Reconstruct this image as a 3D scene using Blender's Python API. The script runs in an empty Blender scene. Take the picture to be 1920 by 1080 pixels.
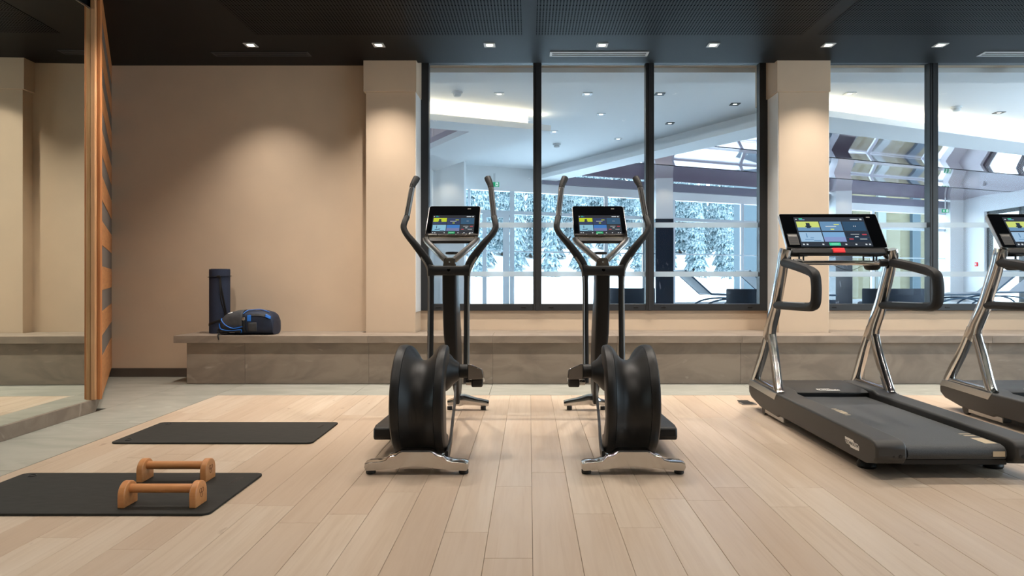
import bpy, bmesh, math, random
from mathutils import Vector, Matrix

# ------------------------------------------------------------------ camera, world, exposure
sc = bpy.context.scene
col = sc.collection
PX, PY, F = 992.0, 522.0, 1280.0          # vanishing point of the depth lines and focal length, in 1920x1080 pixels
cd = bpy.data.cameras.new('camera')
cam = bpy.data.objects.new('camera', cd); col.objects.link(cam)
cd.sensor_width = 36.0; cd.lens = 36.0 * F / 1920.0
cd.shift_x = (960 - PX) / 1920.0; cd.shift_y = (PY - 540) / 1920.0
cd.clip_start = 0.05; cd.clip_end = 500
cam.location = (0, 0, 1.0); cam.rotation_euler = (math.pi / 2, 0, 0)
sc.camera = cam

w = bpy.data.worlds.new('overcast_sky'); sc.world = w; w.use_nodes = True
bg = w.node_tree.nodes['Background']
bg.inputs['Color'].default_value = (0.74, 0.89, 1.0, 1); bg.inputs['Strength'].default_value = 7.0

vs = sc.view_settings
vs.view_transform = 'Standard'; vs.look = 'None'; vs.gamma = 1.0; vs.use_curve_mapping = False
vs.exposure = 0.0

WARM = (1.0, 0.905, 0.80)
SPOT_W = 176.0
CEIL = 3.169

def portal(loc, rot, sx, sy):
    l = bpy.data.lights.new('sky_portal', 'AREA'); l.shape = 'RECTANGLE'; l.size = sx; l.size_y = sy
    l.cycles.is_portal = True
    o = bpy.data.objects.new('sky_portal', l); col.objects.link(o); o.location = loc; o.rotation_euler = rot

def spot(loc, power, color=WARM, size=97, blend=1.0, radius=0.03):
    l = bpy.data.lights.new('downlight_lamp', 'SPOT'); l.energy = power; l.color = color
    l.spot_size = math.radians(size); l.spot_blend = blend; l.shadow_soft_size = radius
    o = bpy.data.objects.new('downlight_lamp', l); col.objects.link(o); o.location = loc
    return o

# ------------------------------------------------------------------ helpers
def lin(c):
    return tuple((x / 12.92 if x <= 0.04045 else ((x + 0.055) / 1.055) ** 2.4) for x in [v / 255.0 for v in c])

def mat(name, rgb, rough=0.5, metal=0.0, spec=0.5, coat=0.0, emit=None, emit_s=1.0):
    m = bpy.data.materials.new(name); m.use_nodes = True
    b = m.node_tree.nodes['Principled BSDF']
    b.inputs['Base Color'].default_value = (*lin(rgb), 1)
    b.inputs['Roughness'].default_value = rough; b.inputs['Metallic'].default_value = metal
    b.inputs['Specular IOR Level'].default_value = spec
    b.inputs['Coat Weight'].default_value = coat
    if emit is not None:
        b.inputs['Emission Color'].default_value = (*lin(emit), 1); b.inputs['Emission Strength'].default_value = emit_s
    return m

def noisy(m, rgb2, scale=(8, 8, 8), detail=6, amount=0.5, lo=0.35, hi=0.65, bump=0.0, coord='Object', randomise=False, distort=0.0):
    """mixes the base colour of m with rgb2 by a stretched noise"""
    nt = m.node_tree; N = nt.nodes; L = nt.links
    b = N['Principled BSDF']; base = tuple(b.inputs['Base Color'].default_value)
    tc = N.new('ShaderNodeTexCoord'); mp = N.new('ShaderNodeMapping'); mp.inputs['Scale'].default_value = scale
    src = tc.outputs[coord]
    if randomise:
        oi = N.new('ShaderNodeObjectInfo'); mul = N.new('ShaderNodeMath'); mul.operation = 'MULTIPLY'; mul.inputs[1].default_value = 57.0
        L.new(oi.outputs['Random'], mul.inputs[0])
        add = N.new('ShaderNodeVectorMath'); add.operation = 'ADD'
        L.new(src, add.inputs[0]); L.new(mul.outputs[0], add.inputs[1]); src = add.outputs[0]
    L.new(src, mp.inputs['Vector'])
    nz = N.new('ShaderNodeTexNoise'); nz.inputs['Scale'].default_value = 1.0; nz.inputs['Detail'].default_value = detail
    nz.inputs['Distortion'].default_value = distort
    L.new(mp.outputs[0], nz.inputs['Vector'])
    mr = N.new('ShaderNodeMapRange'); mr.inputs['From Min'].default_value = lo; mr.inputs['From Max'].default_value = hi
    mr.inputs['To Max'].default_value = amount; L.new(nz.outputs['Fac'], mr.inputs['Value'])
    mx = N.new('ShaderNodeMix'); mx.data_type = 'RGBA'
    prev = b.inputs['Base Color'].links[0].from_socket if b.inputs['Base Color'].is_linked else None
    if prev: L.new(prev, mx.inputs['A'])
    else: mx.inputs['A'].default_value = base
    mx.inputs['B'].default_value = (*lin(rgb2), 1)
    L.new(mr.outputs[0], mx.inputs['Factor']); L.new(mx.outputs['Result'], b.inputs['Base Color'])
    if bump:
        bp = N.new('ShaderNodeBump'); bp.inputs['Strength'].default_value = bump; bp.inputs['Distance'].default_value = 0.01
        L.new(nz.outputs['Fac'], bp.inputs['Height']); L.new(bp.outputs[0], b.inputs['Normal'])
    return m

def tint_random(m, rgb2, amount=0.6):
    """per-object tint"""
    nt = m.node_tree; N = nt.nodes; L = nt.links; b = N['Principled BSDF']
    oi = N.new('ShaderNodeObjectInfo'); mul = N.new('ShaderNodeMath'); mul.operation = 'MULTIPLY'; mul.inputs[1].default_value = amount
    L.new(oi.outputs['Random'], mul.inputs[0])
    mx = N.new('ShaderNodeMix'); mx.data_type = 'RGBA'
    if b.inputs['Base Color'].is_linked: L.new(b.inputs['Base Color'].links[0].from_socket, mx.inputs['A'])
    else: mx.inputs['A'].default_value = tuple(b.inputs['Base Color'].default_value)
    mx.inputs['B'].default_value = (*lin(rgb2), 1)
    L.new(mul.outputs[0], mx.inputs['Factor']); L.new(mx.outputs['Result'], b.inputs['Base Color'])
    return m

M = {}
M['paint'] = noisy(mat('wall_paint', (207, 186, 162), 0.75, spec=0.25), (198, 178, 156), (3, 3, 3), amount=0.5, bump=0.03)
M['white_paint'] = mat('white_paint', (226, 226, 224), 0.7, spec=0.3)
M['ceiling_black'] = mat('ceiling_paint', (16, 17, 18), 0.5, spec=0.16)
M['oak'] = mat('oak_floor', (196, 178, 158), 0.38, spec=0.4)
noisy(M['oak'], (172, 149, 127), (34, 1.6, 10), 8, 0.55, 0.40, 0.72, randomise=True, distort=1.2)
noisy(M['oak'], (208, 194, 178), (9, .9, 3), 4, 0.5, 0.45, 0.7, randomise=True)
noisy(M['oak'], (128, 98, 74), (11, 5, 5), 2, 0.75, 0.735, 0.80, randomise=True)
tint_random(M['oak'], (176, 152, 130), 0.6)
M['stone'] = mat('grey_stone_tile', (146, 133, 120), 0.48, spec=0.4)
noisy(M['stone'], (122, 110, 99), (2.2, 5, 5), 9, 0.8, 0.38, 0.66, randomise=True, distort=1.5, bump=0.05)
noisy(M['stone'], (182, 170, 156), (1.6, 4.2, 4.2), 10, 0.55, 0.63, 0.72, randomise=True, distort=2.5)
M['floor_tile'] = mat('grey_floor_tile', (166, 165, 156), 0.36, spec=0.45)
noisy(M['floor_tile'], (140, 142, 132), (2, 4, 4), 9, 0.7, 0.38, 0.66, randomise=True, distort=1.5)
noisy(M['floor_tile'], (192, 194, 182), (1.5, 3.6, 4), 10, 0.5, 0.62, 0.72, randomise=True, distort=2.5)
M['grout'] = mat('grout', (150, 142, 130), 0.9)
M['screed'] = mat('screed', (70, 58, 46), 0.9)
M['skirting'] = noisy(mat('dark_skirting_tile', (88, 78, 70), 0.5), (70, 62, 56), (4, 4, 4), amount=0.6)
M['wood_trim'] = noisy(mat('larch_trim', (196, 130, 78), 0.45), (158, 92, 48), (60, 60, 2.0), 6, 0.7, randomise=True, distort=0.8)
M['wood_light'] = noisy(mat('pale_larch_trim', (214, 166, 120), 0.45), (180, 120, 74), (50, 50, 2.0), 6, 0.6, randomise=True, distort=0.8)
M['wood_slat'] = noisy(mat('larch_board', (196, 134, 80), 0.5), (160, 100, 56), (3, 3, 40), 6, 0.6, randomise=True, distort=0.8)
M['grey_slat'] = noisy(mat('grey_felt_board', (112, 102, 94), 0.85), (98, 90, 84), (30, 30, 30), amount=0.5)
M['anthracite'] = mat('anthracite_aluminium', (44, 46, 49), 0.42, metal=0.0)
M['black'] = mat('black_satin_plastic', (14, 13, 13), 0.46, spec=0.45)
M['dark'] = mat('charcoal_plastic', (50, 48, 46), 0.5)
M['rubber'] = noisy(mat('black_rubber', (33, 32, 29), 0.7, spec=0.3), (43, 42, 38), (14, 40, 10), 6, 0.7, bump=0.05)
M['belt'] = noisy(mat('running_belt', (66, 68, 70), 0.55, spec=0.5), (50, 52, 54), (220, 220, 220), 2, 0.8, bump=0.15)
M['grip'] = mat('grip_rubber', (30, 29, 29), 0.6, spec=0.4)
M['chrome'] = mat('polished_aluminium', (196, 194, 192), 0.13, metal=1.0)
M['dark_chrome'] = mat('smoked_aluminium', (128, 124, 122), 0.2, metal=1.0)
M['steel'] = mat('brushed_steel', (170, 168, 166), 0.32, metal=1.0)
M['glass_black'] = mat('black_glass', (6, 7, 9), 0.07, spec=0.6)
M['navy'] = noisy(mat('navy_foam', (44, 52, 72), 0.75, spec=0.3), (36, 43, 62), (120, 120, 120), amount=0.5)
M['strap'] = mat('black_webbing', (20, 20, 22), 0.8)
M['pack'] = noisy(mat('navy_nylon', (24, 38, 62), 0.6), (16, 26, 46), (18, 18, 18), amount=0.7, bump=0.2)
M['pack_grey'] = noisy(mat('charcoal_nylon', (62, 64, 68), 0.65), (44, 46, 50), (20, 20, 20), amount=0.7, bump=0.2)
M['pack_blue'] = mat('blue_nylon', (24, 104, 196), 0.5)
M['pack_white'] = mat('white_print', (220, 220, 220), 0.6)
M['beech'] = noisy(mat('varnished_beech', (205, 142, 88), 0.33, coat=0.2), (184, 116, 64), (6, 60, 60), 5, 0.5, randomise=True)
M['burn'] = mat('burnt_mark', (110, 62, 30), 0.6)
M['badge'] = mat('white_badge', (226, 222, 216), 0.5)
M['print_dark'] = mat('dark_print', (40, 40, 42), 0.6)
M['belt_print'] = mat('belt_print', (196, 178, 150), 0.6)
M['red'] = mat('red_button', (222, 44, 48), 0.4, emit=(222, 40, 44), emit_s=0.35)
M['lounge_floor'] = noisy(mat('lounge_floor_tile', (196, 198, 200), 0.4), (176, 178, 182), (2, 2, 2), amount=0.6)
M['lounge_white'] = mat('lounge_white_paint', (232, 234, 236), 0.65)
M['facade_frame'] = mat('white_window_frame', (205, 214, 222), 0.45)
M['violet'] = mat('violet_grey_fascia', (128, 126, 142), 0.35)
M['gloss_maroon'] = mat('maroon_stretch_ceiling', (150, 122, 138), 0.04, metal=0.75, spec=1.0)
M['marble'] = noisy(mat('dark_marble', (34, 42, 56), 0.15, spec=0.6), (150, 150, 160), (3, 3, 1.2), 10, 0.5, 0.66, 0.70, distort=3)
M['lounger_fabric'] = mat('pale_mesh_fabric', (200, 208, 214), 0.7)
M['lounger_frame'] = mat('slate_blue_frame', (70, 92, 112), 0.4, metal=0.4)
M['sofa'] = noisy(mat('dark_blue_weave', (42, 56, 74), 0.7), (30, 40, 56), (60, 60, 60), amount=0.7)
M['green_sign'] = mat('green_sign', (20, 140, 96), 0.4, emit=(20, 150, 100), emit_s=0.6)
M['sign_white'] = mat('sign_white', (240, 245, 240), 0.4, emit=(240, 250, 245), emit_s=0.5)
M['snow'] = noisy(mat('snow', (240, 246, 250), 0.8), (220, 230, 238), (.6, .6, .6), amount=0.6, bump=0.2)
M['needles'] = mat('snowy_needles', (62, 88, 96), 0.8)
noisy(M['needles'], (150, 162, 168), (5, 5, 6), 8, 1.0, 0.42, 0.62, randomise=True)
M['bark'] = mat('bark', (70, 60, 54), 0.9)
M['chalet'] = noisy(mat('pale_timber_wall', (104, 100, 80), 0.7), (90, 85, 64), (1, 1, 8), amount=0.6)
M['chalet_blue'] = mat('slate_cladding', (48, 66, 76), 0.6)
M['chalet_pale'] = mat('pale_render', (112, 120, 120), 0.7)
M['detector'] = mat('detector_plastic', (206, 210, 212), 0.5)
M['black_trim'] = mat('black_trim', (46, 50, 54), 0.5)
M['white_trim'] = mat('downlight_trim', (196, 200, 202), 0.4)

def emitter(name, rgb, s):
    m = bpy.data.materials.new(name); m.use_nodes = True; nt = m.node_tree
    nt.nodes.clear(); e = nt.nodes.new('ShaderNodeEmission'); o = nt.nodes.new('ShaderNodeOutputMaterial')
    e.inputs['Color'].default_value = (*lin(rgb), 1); e.inputs['Strength'].default_value = s
    nt.links.new(e.outputs[0], o.inputs[0]); return m
M['lamp'] = emitter('lamp_lens', (255, 240, 215), 25)
M['lamp_cool'] = emitter('lounge_lamp_lens', (255, 250, 240), 6)
M['cove'] = emitter('cove_led_strip', (255, 232, 190), 9)

def thin_glass(name, tint, refl):
    m = bpy.data.materials.new(name); m.use_nodes = True; nt = m.node_tree; N = nt.nodes; N.clear()
    t = N.new('ShaderNodeBsdfTransparent'); t.inputs[0].default_value = (*tint, 1)
    g = N.new('ShaderNodeBsdfGlossy'); g.inputs['Roughness'].default_value = 0.0
    lw = N.new('ShaderNodeLayerWeight'); lw.inputs['Blend'].default_value = refl
    mx = N.new('ShaderNodeMixShader'); o = N.new('ShaderNodeOutputMaterial')
    nt.links.new(lw.outputs['Fresnel'], mx.inputs[0]); nt.links.new(t.outputs[0], mx.inputs[1]); nt.links.new(g.outputs[0], mx.inputs[2])
    nt.links.new(mx.outputs[0], o.inputs[0]); return m
M['glass'] = thin_glass('window_glass', (0.95, 0.975, 0.985), 0.12)
def frosted():
    m = bpy.data.materials.new('frosted_film'); m.use_nodes = True; nt = m.node_tree; N = nt.nodes; N.clear()
    t = N.new('ShaderNodeBsdfTransparent'); tr = N.new('ShaderNodeBsdfTranslucent'); d = N.new('ShaderNodeBsdfDiffuse')
    tr.inputs[0].default_value = (.85, .93, .97, 1); d.inputs[0].default_value = (.8, .86, .9, 1)
    a = N.new('ShaderNodeMixShader'); a.inputs[0].default_value = 0.35
    b = N.new('ShaderNodeMixShader'); b.inputs[0].default_value = 0.72; o = N.new('ShaderNodeOutputMaterial')
    nt.links.new(tr.outputs[0], a.inputs[1]); nt.links.new(d.outputs[0], a.inputs[2])
    nt.links.new(t.outputs[0], b.inputs[1]); nt.links.new(a.outputs[0], b.inputs[2]); nt.links.new(b.outputs[0], o.inputs[0]); return m
M['film'] = frosted()
def mirror_mat():
    m = bpy.data.materials.new('mirror_silver'); m.use_nodes = True; b = m.node_tree.nodes['Principled BSDF']
    b.inputs['Base Color'].default_value = (0.80, 0.84, 0.79, 1); b.inputs['Metallic'].default_value = 1; b.inputs['Roughness'].default_value = 0.0
    return m
M['mirror'] = mirror_mat()
def perforated():
    m = mat('perforated_ceiling_board', (16, 17, 18), 0.5, spec=0.16); nt = m.node_tree; N = nt.nodes; L = nt.links; b = N['Principled BSDF']
    tc = N.new('ShaderNodeTexCoord'); sp = N.new('ShaderNodeSeparateXYZ'); L.new(tc.outputs['Object'], sp.inputs[0])
    ds = []
    for ax in ('X', 'Y'):
        a = N.new('ShaderNodeMath'); a.operation = 'DIVIDE'; a.inputs[1].default_value = 0.026; L.new(sp.outputs[ax], a.inputs[0])
        f = N.new('ShaderNodeMath'); f.operation = 'FRACT'; L.new(a.outputs[0], f.inputs[0])
        s = N.new('ShaderNodeMath'); s.operation = 'SUBTRACT'; s.inputs[1].default_value = 0.5; L.new(f.outputs[0], s.inputs[0])
        q = N.new('ShaderNodeMath'); q.operation = 'MULTIPLY'; L.new(s.outputs[0], q.inputs[0]); L.new(s.outputs[0], q.inputs[1]); ds.append(q)
    ad = N.new('ShaderNodeMath'); ad.operation = 'ADD'; L.new(ds[0].outputs[0], ad.inputs[0]); L.new(ds[1].outputs[0], ad.inputs[1])
    lt = N.new('ShaderNodeMath'); lt.operation = 'LESS_THAN'; lt.inputs[1].default_value = 0.082; L.new(ad.outputs[0], lt.inputs[0])
    mx = N.new('ShaderNodeMix'); mx.data_type = 'RGBA'; mx.inputs['A'].default_value = (*lin((16, 17, 18)), 1); mx.inputs['B'].default_value = (.0008, .0008, .001, 1)
    L.new(lt.outputs[0], mx.inputs['Factor']); L.new(mx.outputs['Result'], b.inputs['Base Color'])
    inv = N.new('ShaderNodeMath'); inv.operation = 'MULTIPLY_ADD'; inv.inputs[1].default_value = -0.16; inv.inputs[2].default_value = 0.16
    L.new(lt.outputs[0], inv.inputs[0]); L.new(inv.outputs[0], b.inputs['Specular IOR Level'])
    return m
M['perforated'] = perforated()

def origin_of(o):
    v = Vector((0, 0, 0))
    while o is not None: v += o.location; o = o.parent
    return v

class MB:
    def __init__(s): s.v = []; s.f = []; s.mi = []; s.cur = 0
    def add(s, vs_, fs):
        n = len(s.v); s.v += [Vector(p) for p in vs_]; s.f += [tuple(i + n for i in f) for f in fs]; s.mi += [s.cur] * len(fs); return s
    def box(s, x0, x1, y0, y1, z0, z1, T=None):
        p = [(x0, y0, z0), (x1, y0, z0), (x1, y1, z0), (x0, y1, z0), (x0, y0, z1), (x1, y0, z1), (x1, y1, z1), (x0, y1, z1)]
        if T: p = [T(*q) for q in p]
        return s.add(p, [(0, 3, 2, 1), (4, 5, 6, 7), (0, 1, 5, 4), (1, 2, 6, 5), (2, 3, 7, 6), (3, 0, 4, 7)])
    def loop(s, rings, closed=False, caps=True):
        n = len(rings[0]); vs_ = [p for r in rings for p in r]; fs = []; R = len(rings)
        for i in range(R if closed else R - 1):
            a, b = i * n, ((i + 1) % R) * n
            for j in range(n):
                k = (j + 1) % n; fs.append((a + j, a + k, b + k, b + j))
        if caps and not closed:
            fs.append(tuple(range(n - 1, -1, -1))); fs.append(tuple((R - 1) * n + j for j in range(n)))
        return s.add(vs_, fs)
    def prism(s, poly, a0, a1, axis='z'):
        def P(q, a):
            if axis == 'z': return (q[0], q[1], a)
            if axis == 'x': return (a, q[0], q[1])
            return (q[0], a, q[1])
        return s.loop([[P(q, a0) for q in poly], [P(q, a1) for q in poly]])
    def cyl(s, p0, p1, r0, r1=None, n=20):
        return s.tube([p0, p1], [r0, r0 if r1 is None else r1], n)
    def tube(s, path, r, n=12, closed=False):
        path = [Vector(p) for p in path]; R = len(path)
        if not isinstance(r, (list, tuple)): r = [r] * R
        rings = []; prev = None
        for i in range(R):
            if closed: t = (path[(i + 1) % R] - path[i - 1]).normalized()
            else: t = (path[min(i + 1, R - 1)] - path[max(i - 1, 0)]).normalized()
            if prev is None:
                a = Vector((1, 0, 0)) if abs(t.x) < 0.8 else Vector((0, 0, 1)); u = t.cross(a).normalized()
            else:
                u = (prev - t * prev.dot(t)).normalized()
            prev = u; v = t.cross(u)
            rings.append([path[i] + (u * math.cos(2 * math.pi * k / n) + v * math.sin(2 * math.pi * k / n)) * r[i] for k in range(n)])
        return s.loop(rings, closed)
    def sweep(s, path, wdt, hgt, ref=(1, 0, 0), closed=False, rnd=0.35):
        """rounded-rectangle section: width along ref, height across; wdt/hgt scalars or lists"""
        path = [Vector(p) for p in path]; R = len(path); ref = Vector(ref)
        W = wdt if isinstance(wdt, (list, tuple)) else [wdt] * R; H = hgt if isinstance(hgt, (list, tuple)) else [hgt] * R
        rings = []
        for i in range(R):
            if closed: t = (path[(i + 1) % R] - path[i - 1]).normalized()
            else: t = (path[min(i + 1, R - 1)] - path[max(i - 1, 0)]).normalized()
            u = (ref - t * ref.dot(t)).normalized(); v = t.cross(u); ring = []
            c = rnd * min(W[i], H[i])
            for sx, sy, a0 in ((1, 1, 0), (-1, 1, 90), (-1, -1, 180), (1, -1, 270)):
                for da in (0, 45, 90):
                    a = math.radians(a0 + da)
                    ring.append(path[i] + u * (sx * (W[i] / 2 - c) + c * math.cos(a)) + v * (sy * (H[i] / 2 - c) + c * math.sin(a)))
            rings.append(ring)
        return s.loop(rings, closed)
    def lathe(s, prof, c, axis='x', n=48):
        """prof: (offset along axis, radius)"""
        c = Vector(c); rings = []
        for a, r in prof:
            ring = []
            for k in range(n):
                t = 2 * math.pi * k / n; ca, sa = r * math.cos(t), r * math.sin(t)
                ring.append(c + Vector({'x': (a, ca, sa), 'y': (sa, a, ca), 'z': (ca, sa, a)}[axis]))
            rings.append(ring)
        return s.loop(rings)
    def build(s, name, mats, parent=None, bevel=0.0, seg=2, smooth=True, loc=None, sub=0, angle=35):
        off = origin_of(parent) if parent is not None else Vector((0, 0, 0))
        lv = Vector(loc) if loc is not None else Vector((0, 0, 0))
        me = bpy.data.meshes.new(name); me.from_pydata([p - off - lv for p in s.v], [], s.f)
        if not isinstance(mats, (list, tuple)): mats = [mats]
        for m in mats: me.materials.append(M[m] if isinstance(m, str) else m)
        for p, i in zip(me.polygons, s.mi): p.material_index = i
        bm = bmesh.new(); bm.from_mesh(me); bmesh.ops.recalc_face_normals(bm, faces=bm.faces); bm.to_mesh(me); bm.free()
        if smooth:
            me.polygons.foreach_set('use_smooth', [True] * len(me.polygons)); me.set_sharp_from_angle(angle=math.radians(angle))
        o = bpy.data.objects.new(name, me); col.objects.link(o); o.location = lv
        if parent is not None: o.parent = parent
        if sub:
            md = o.modifiers.new('subdivision', 'SUBSURF'); md.levels = sub; md.render_levels = sub
        if bevel:
            md = o.modifiers.new('bevel', 'BEVEL'); md.width = bevel; md.segments = seg; md.limit_method = 'ANGLE'; md.angle_limit = math.radians(40)
        return o

def B(*a): return MB().box(*a)
def tag(o, label=None, cat=None, group=None, kind=None):
    if label: o['label'] = label
    if cat: o['category'] = cat
    if group: o['group'] = group
    if kind: o['kind'] = kind
    return o
def thing(name, loc, label=None, cat=None, group=None, kind=None):
    o = bpy.data.objects.new(name, None); col.objects.link(o); o.location = loc; o.empty_display_size = 0.1
    return tag(o, label, cat, group, kind)
def copy_tree(o, parent=None):
    c = o.copy(); col.objects.link(c); c.parent = parent
    for ch in list(o.children): copy_tree(ch, c)
    return c
def smooth_path(pts, n=5):
    pts = [Vector(p) for p in pts]; out = []
    for i in range(len(pts) - 1):
        p0 = pts[max(i - 1, 0)]; p1 = pts[i]; p2 = pts[i + 1]; p3 = pts[min(i + 2, len(pts) - 1)]
        for k in range(n):
            t = k / n
            out.append(0.5 * ((2 * p1) + (p2 - p0) * t + (2 * p0 - 5 * p1 + 4 * p2 - p3) * t * t + (3 * p1 - p0 - 3 * p2 + p3) * t ** 3))
    out.append(pts[-1]); return out
def text_mesh(name, body, size, m, parent, mtx, extrude=0.0006):
    cu = bpy.data.curves.new(name, 'FONT'); cu.body = body; cu.size = size; cu.extrude = extrude; cu.align_x = 'CENTER'; cu.align_y = 'CENTER'
    t = bpy.data.objects.new(name + '_tmp', cu); col.objects.link(t)
    bpy.context.view_layer.update()
    me = bpy.data.meshes.new_from_object(t.evaluated_get(bpy.context.evaluated_depsgraph_get()))
    bpy.data.objects.remove(t); bpy.data.curves.remove(cu)
    off = origin_of(parent); me.transform(Matrix.Translation(-off) @ mtx); me.materials.clear(); me.materials.append(M[m])
    o = bpy.data.objects.new(name, me); col.objects.link(o); o.parent = parent; return o

random.seed(7)
# ================================================================== THE GYM SHELL
XL, XR, YB, YW = -3.30, 7.6, -3.2, 6.957        # mirror plane, right wall, wall behind the camera, back wall
WIN_Y = 7.16
# ---- floor: base slab, oak planks and stone tiles as pieces
floor = tag(B(-4.6, XR, YB, 7.3, -0.12, -0.012).build('floor', 'screed', smooth=False), kind='structure')
PW = 0.1738; x0w = -2.67; WOOD_Y1 = 5.845
k0 = math.floor((x0w - 0.013) / PW); xs = [x0w] + [0.013 + PW * k for k in range(k0 + 1, 31)]
joints = {-2: [2.69], -1: [2.44, 3.28], 1: [2.9], 2: [2.74, 4.3], 3: [3.1]}
for i in range(len(xs) - 1):
    a, b = xs[i], xs[i + 1]; k = round((a - 0.013) / PW)
    ys = [-0.4]; y = -0.4 + random.uniform(0.3, 1.9)
    while y < WOOD_Y1 - 0.35: ys.append(y); y += random.uniform(1.35, 2.1)
    if k in joints: ys = [-0.4, 0.9] + joints[k] + ([5.0] if random.random() < .5 else [])
    ys.append(WOOD_Y1)
    for j in range(len(ys) - 1):
        c = ((a + b) / 2, (ys[j] + ys[j + 1]) / 2, 0)
        dz = random.uniform(-0.0006, 0.0)
        B(a + 0.0006, b - 0.0006, ys[j] + 0.0006, ys[j + 1] - 0.0006, -0.014, dz).build('plank', 'oak', floor, bevel=0.0012, seg=1, loc=c, smooth=False)
g = 0.0015
def tile(x0, x1, y0, y1):
    B(x0 + g, x1 - g, y0 + g, y1 - g, -0.014, 0.0).build('tile', 'floor_tile', floor, loc=((x0 + x1) / 2, (y0 + y1) / 2, 0), smooth=False)
tx = [-4.55, -3.9, -3.25, -2.69] + [-2.69 + 1.173 * k for k in range(1, 9)]
for i in range(len(tx) - 1):
    if tx[i] >= -3.3: tile(tx[i], tx[i + 1], WOOD_Y1 + 0.002, 6.47)
    if tx[i] < -2.7: tile(tx[i], tx[i + 1], 6.47, 7.0)
for y0, y1 in ((WOOD_Y1 + .002 - 1.15, WOOD_Y1), (3.55, 4.697), (2.4, 3.55), (1.25, 2.4), (.1, 1.25)): tile(-3.25, x0w - 0.001, y0, y1)
for i in (0, 1): tile(tx[i], tx[i + 1], 5.25, 6.47)
B(-4.55, XR, 7.0, 7.25, -0.014, -0.001).build('tile', 'floor_tile', floor, smooth=False)
B(-3.25, XR, YB, -0.4, -0.014, -0.001).build('tile', 'floor_tile', floor, smooth=False)

# ---- walls
wb = MB(); wb.box(-4.6, -1.3, YW, 7.45, 0, CEIL + .25); wb.box(-1.3, 2.6, WIN_Y - .02, 7.45, 0, 0.664); wb.box(2.6, 7.8, WIN_Y - .02, 7.45, 0, 0.664)
wb.box(-1.3, 7.8, WIN_Y - .02, 7.45, 3.30, 3.6)
tag(wb.build('wall_back', 'paint', smooth=False), kind='structure')
def column(x0, x1, lab):
    m = MB(); m.box(x0, x1, 6.81, 7.45, 0, 2.86); m.box(x0 - .022, x1 + .012, 6.795, 7.45, 2.86, 3.4)
    tag(m.build('column', 'paint', bevel=0.003, seg=1, smooth=False), lab, 'column', kind='structure')
column(-1.628, -1.133, 'beige plastered column between the plain wall and the wide window')
column(2.49, 2.99, 'beige plastered column between the two windows behind the treadmill')
wrm = MB(); wrm.box(XR, XR + .15, YB, 7.4, 0, .66); wrm.box(XR, XR + .15, YB, 7.4, 2.9, 3.4); wrm.box(XR, XR + .15, YB, -1.0, .66, 2.9); wrm.box(XR, XR + .15, 6.2, 7.4, .66, 2.9)
for x0_, x1_ in ((-1.133, -1.127), (2.484, 2.49), (2.99, 2.996)):
    B(x0_, x1_, 6.815, WIN_Y - .05, .664, 2.858).build('reveal_lining', 'white_paint', bpy.data.objects['wall_back'], smooth=False)
tag(wrm.build('wall_right', 'paint', smooth=False), kind='structure')
w5 = thing('window_5_added', (XR + .07, 2.6, .66), kind='structure')  # unseen side window, added to let bluish daylight in from the right
for yy in (-.95, .85, 2.6, 4.35, 6.15): B(XR + .03, XR + .12, yy - .05, yy + .05, .66, 2.9).build('mullion', 'anthracite', w5, smooth=False)
B(XR + .07, XR + .08, -1.0, 6.2, .66, 2.9).build('glass_pane', 'glass', w5, smooth=False)
tag(B(-4.8, XR + .15, YB - .15, YB, 0, 3.4).build('wall_rear', 'paint', smooth=False), kind='structure')
# left wall: mirror block plus the slanted return clad with alternating boards
def mx(y, o=0): return -3.262 + .0263 * (5.075 - y) + o        # plan line of the mirror
wl = MB(); wl.prism([(mx(YB, -.03), YB), (mx(5.08, -.03), 5.08), (-3.27, 5.125), (-4.31, 6.99), (-4.8, 6.99), (-4.8, YB)], 0.0, CEIL + .1)
wall_left = tag(wl.build('wall_left', 'ceiling_black', smooth=False), kind='structure')
pl = MB(); pl.prism([(mx(YB, .012), YB), (mx(5.12, .012), 5.12), (-4.28, 6.955), (-4.33, 6.955), (-3.36, 5.05), (-3.3, YB)], 0.0, 0.093)
tag(pl.build('baseboard_left', 'stone', bevel=0.002, seg=1, smooth=False), kind='structure')
# slanted boards
A0 = Vector((-3.226, 5.128, 0)); A1 = Vector((-4.262, 6.95, 0)); d = (A1 - A0).normalized(); nn = Vector((-d.y, d.x, 0)) * -1
if nn.x < 0: nn = -nn
zb = 0.097; i = 0
while zb < CEIL:
    h = (.305 if i == 0 else .183) if i % 2 == 0 else .163
    z1 = min(zb + h, CEIL)
    p = [A0, A1, A1 + nn * (-0.03), A0 + nn * (-0.03)]
    pr = 0.012 if i % 2 == 0 else 0.009
    poly = [(q.x + nn.x * pr, q.y + nn.y * pr) for q in p]
    MB().prism(poly, zb, z1 - 0.001).build('board', 'wood_slat' if i % 2 == 0 else 'grey_slat', wall_left, smooth=False)
    zb = z1; i += 1
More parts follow.
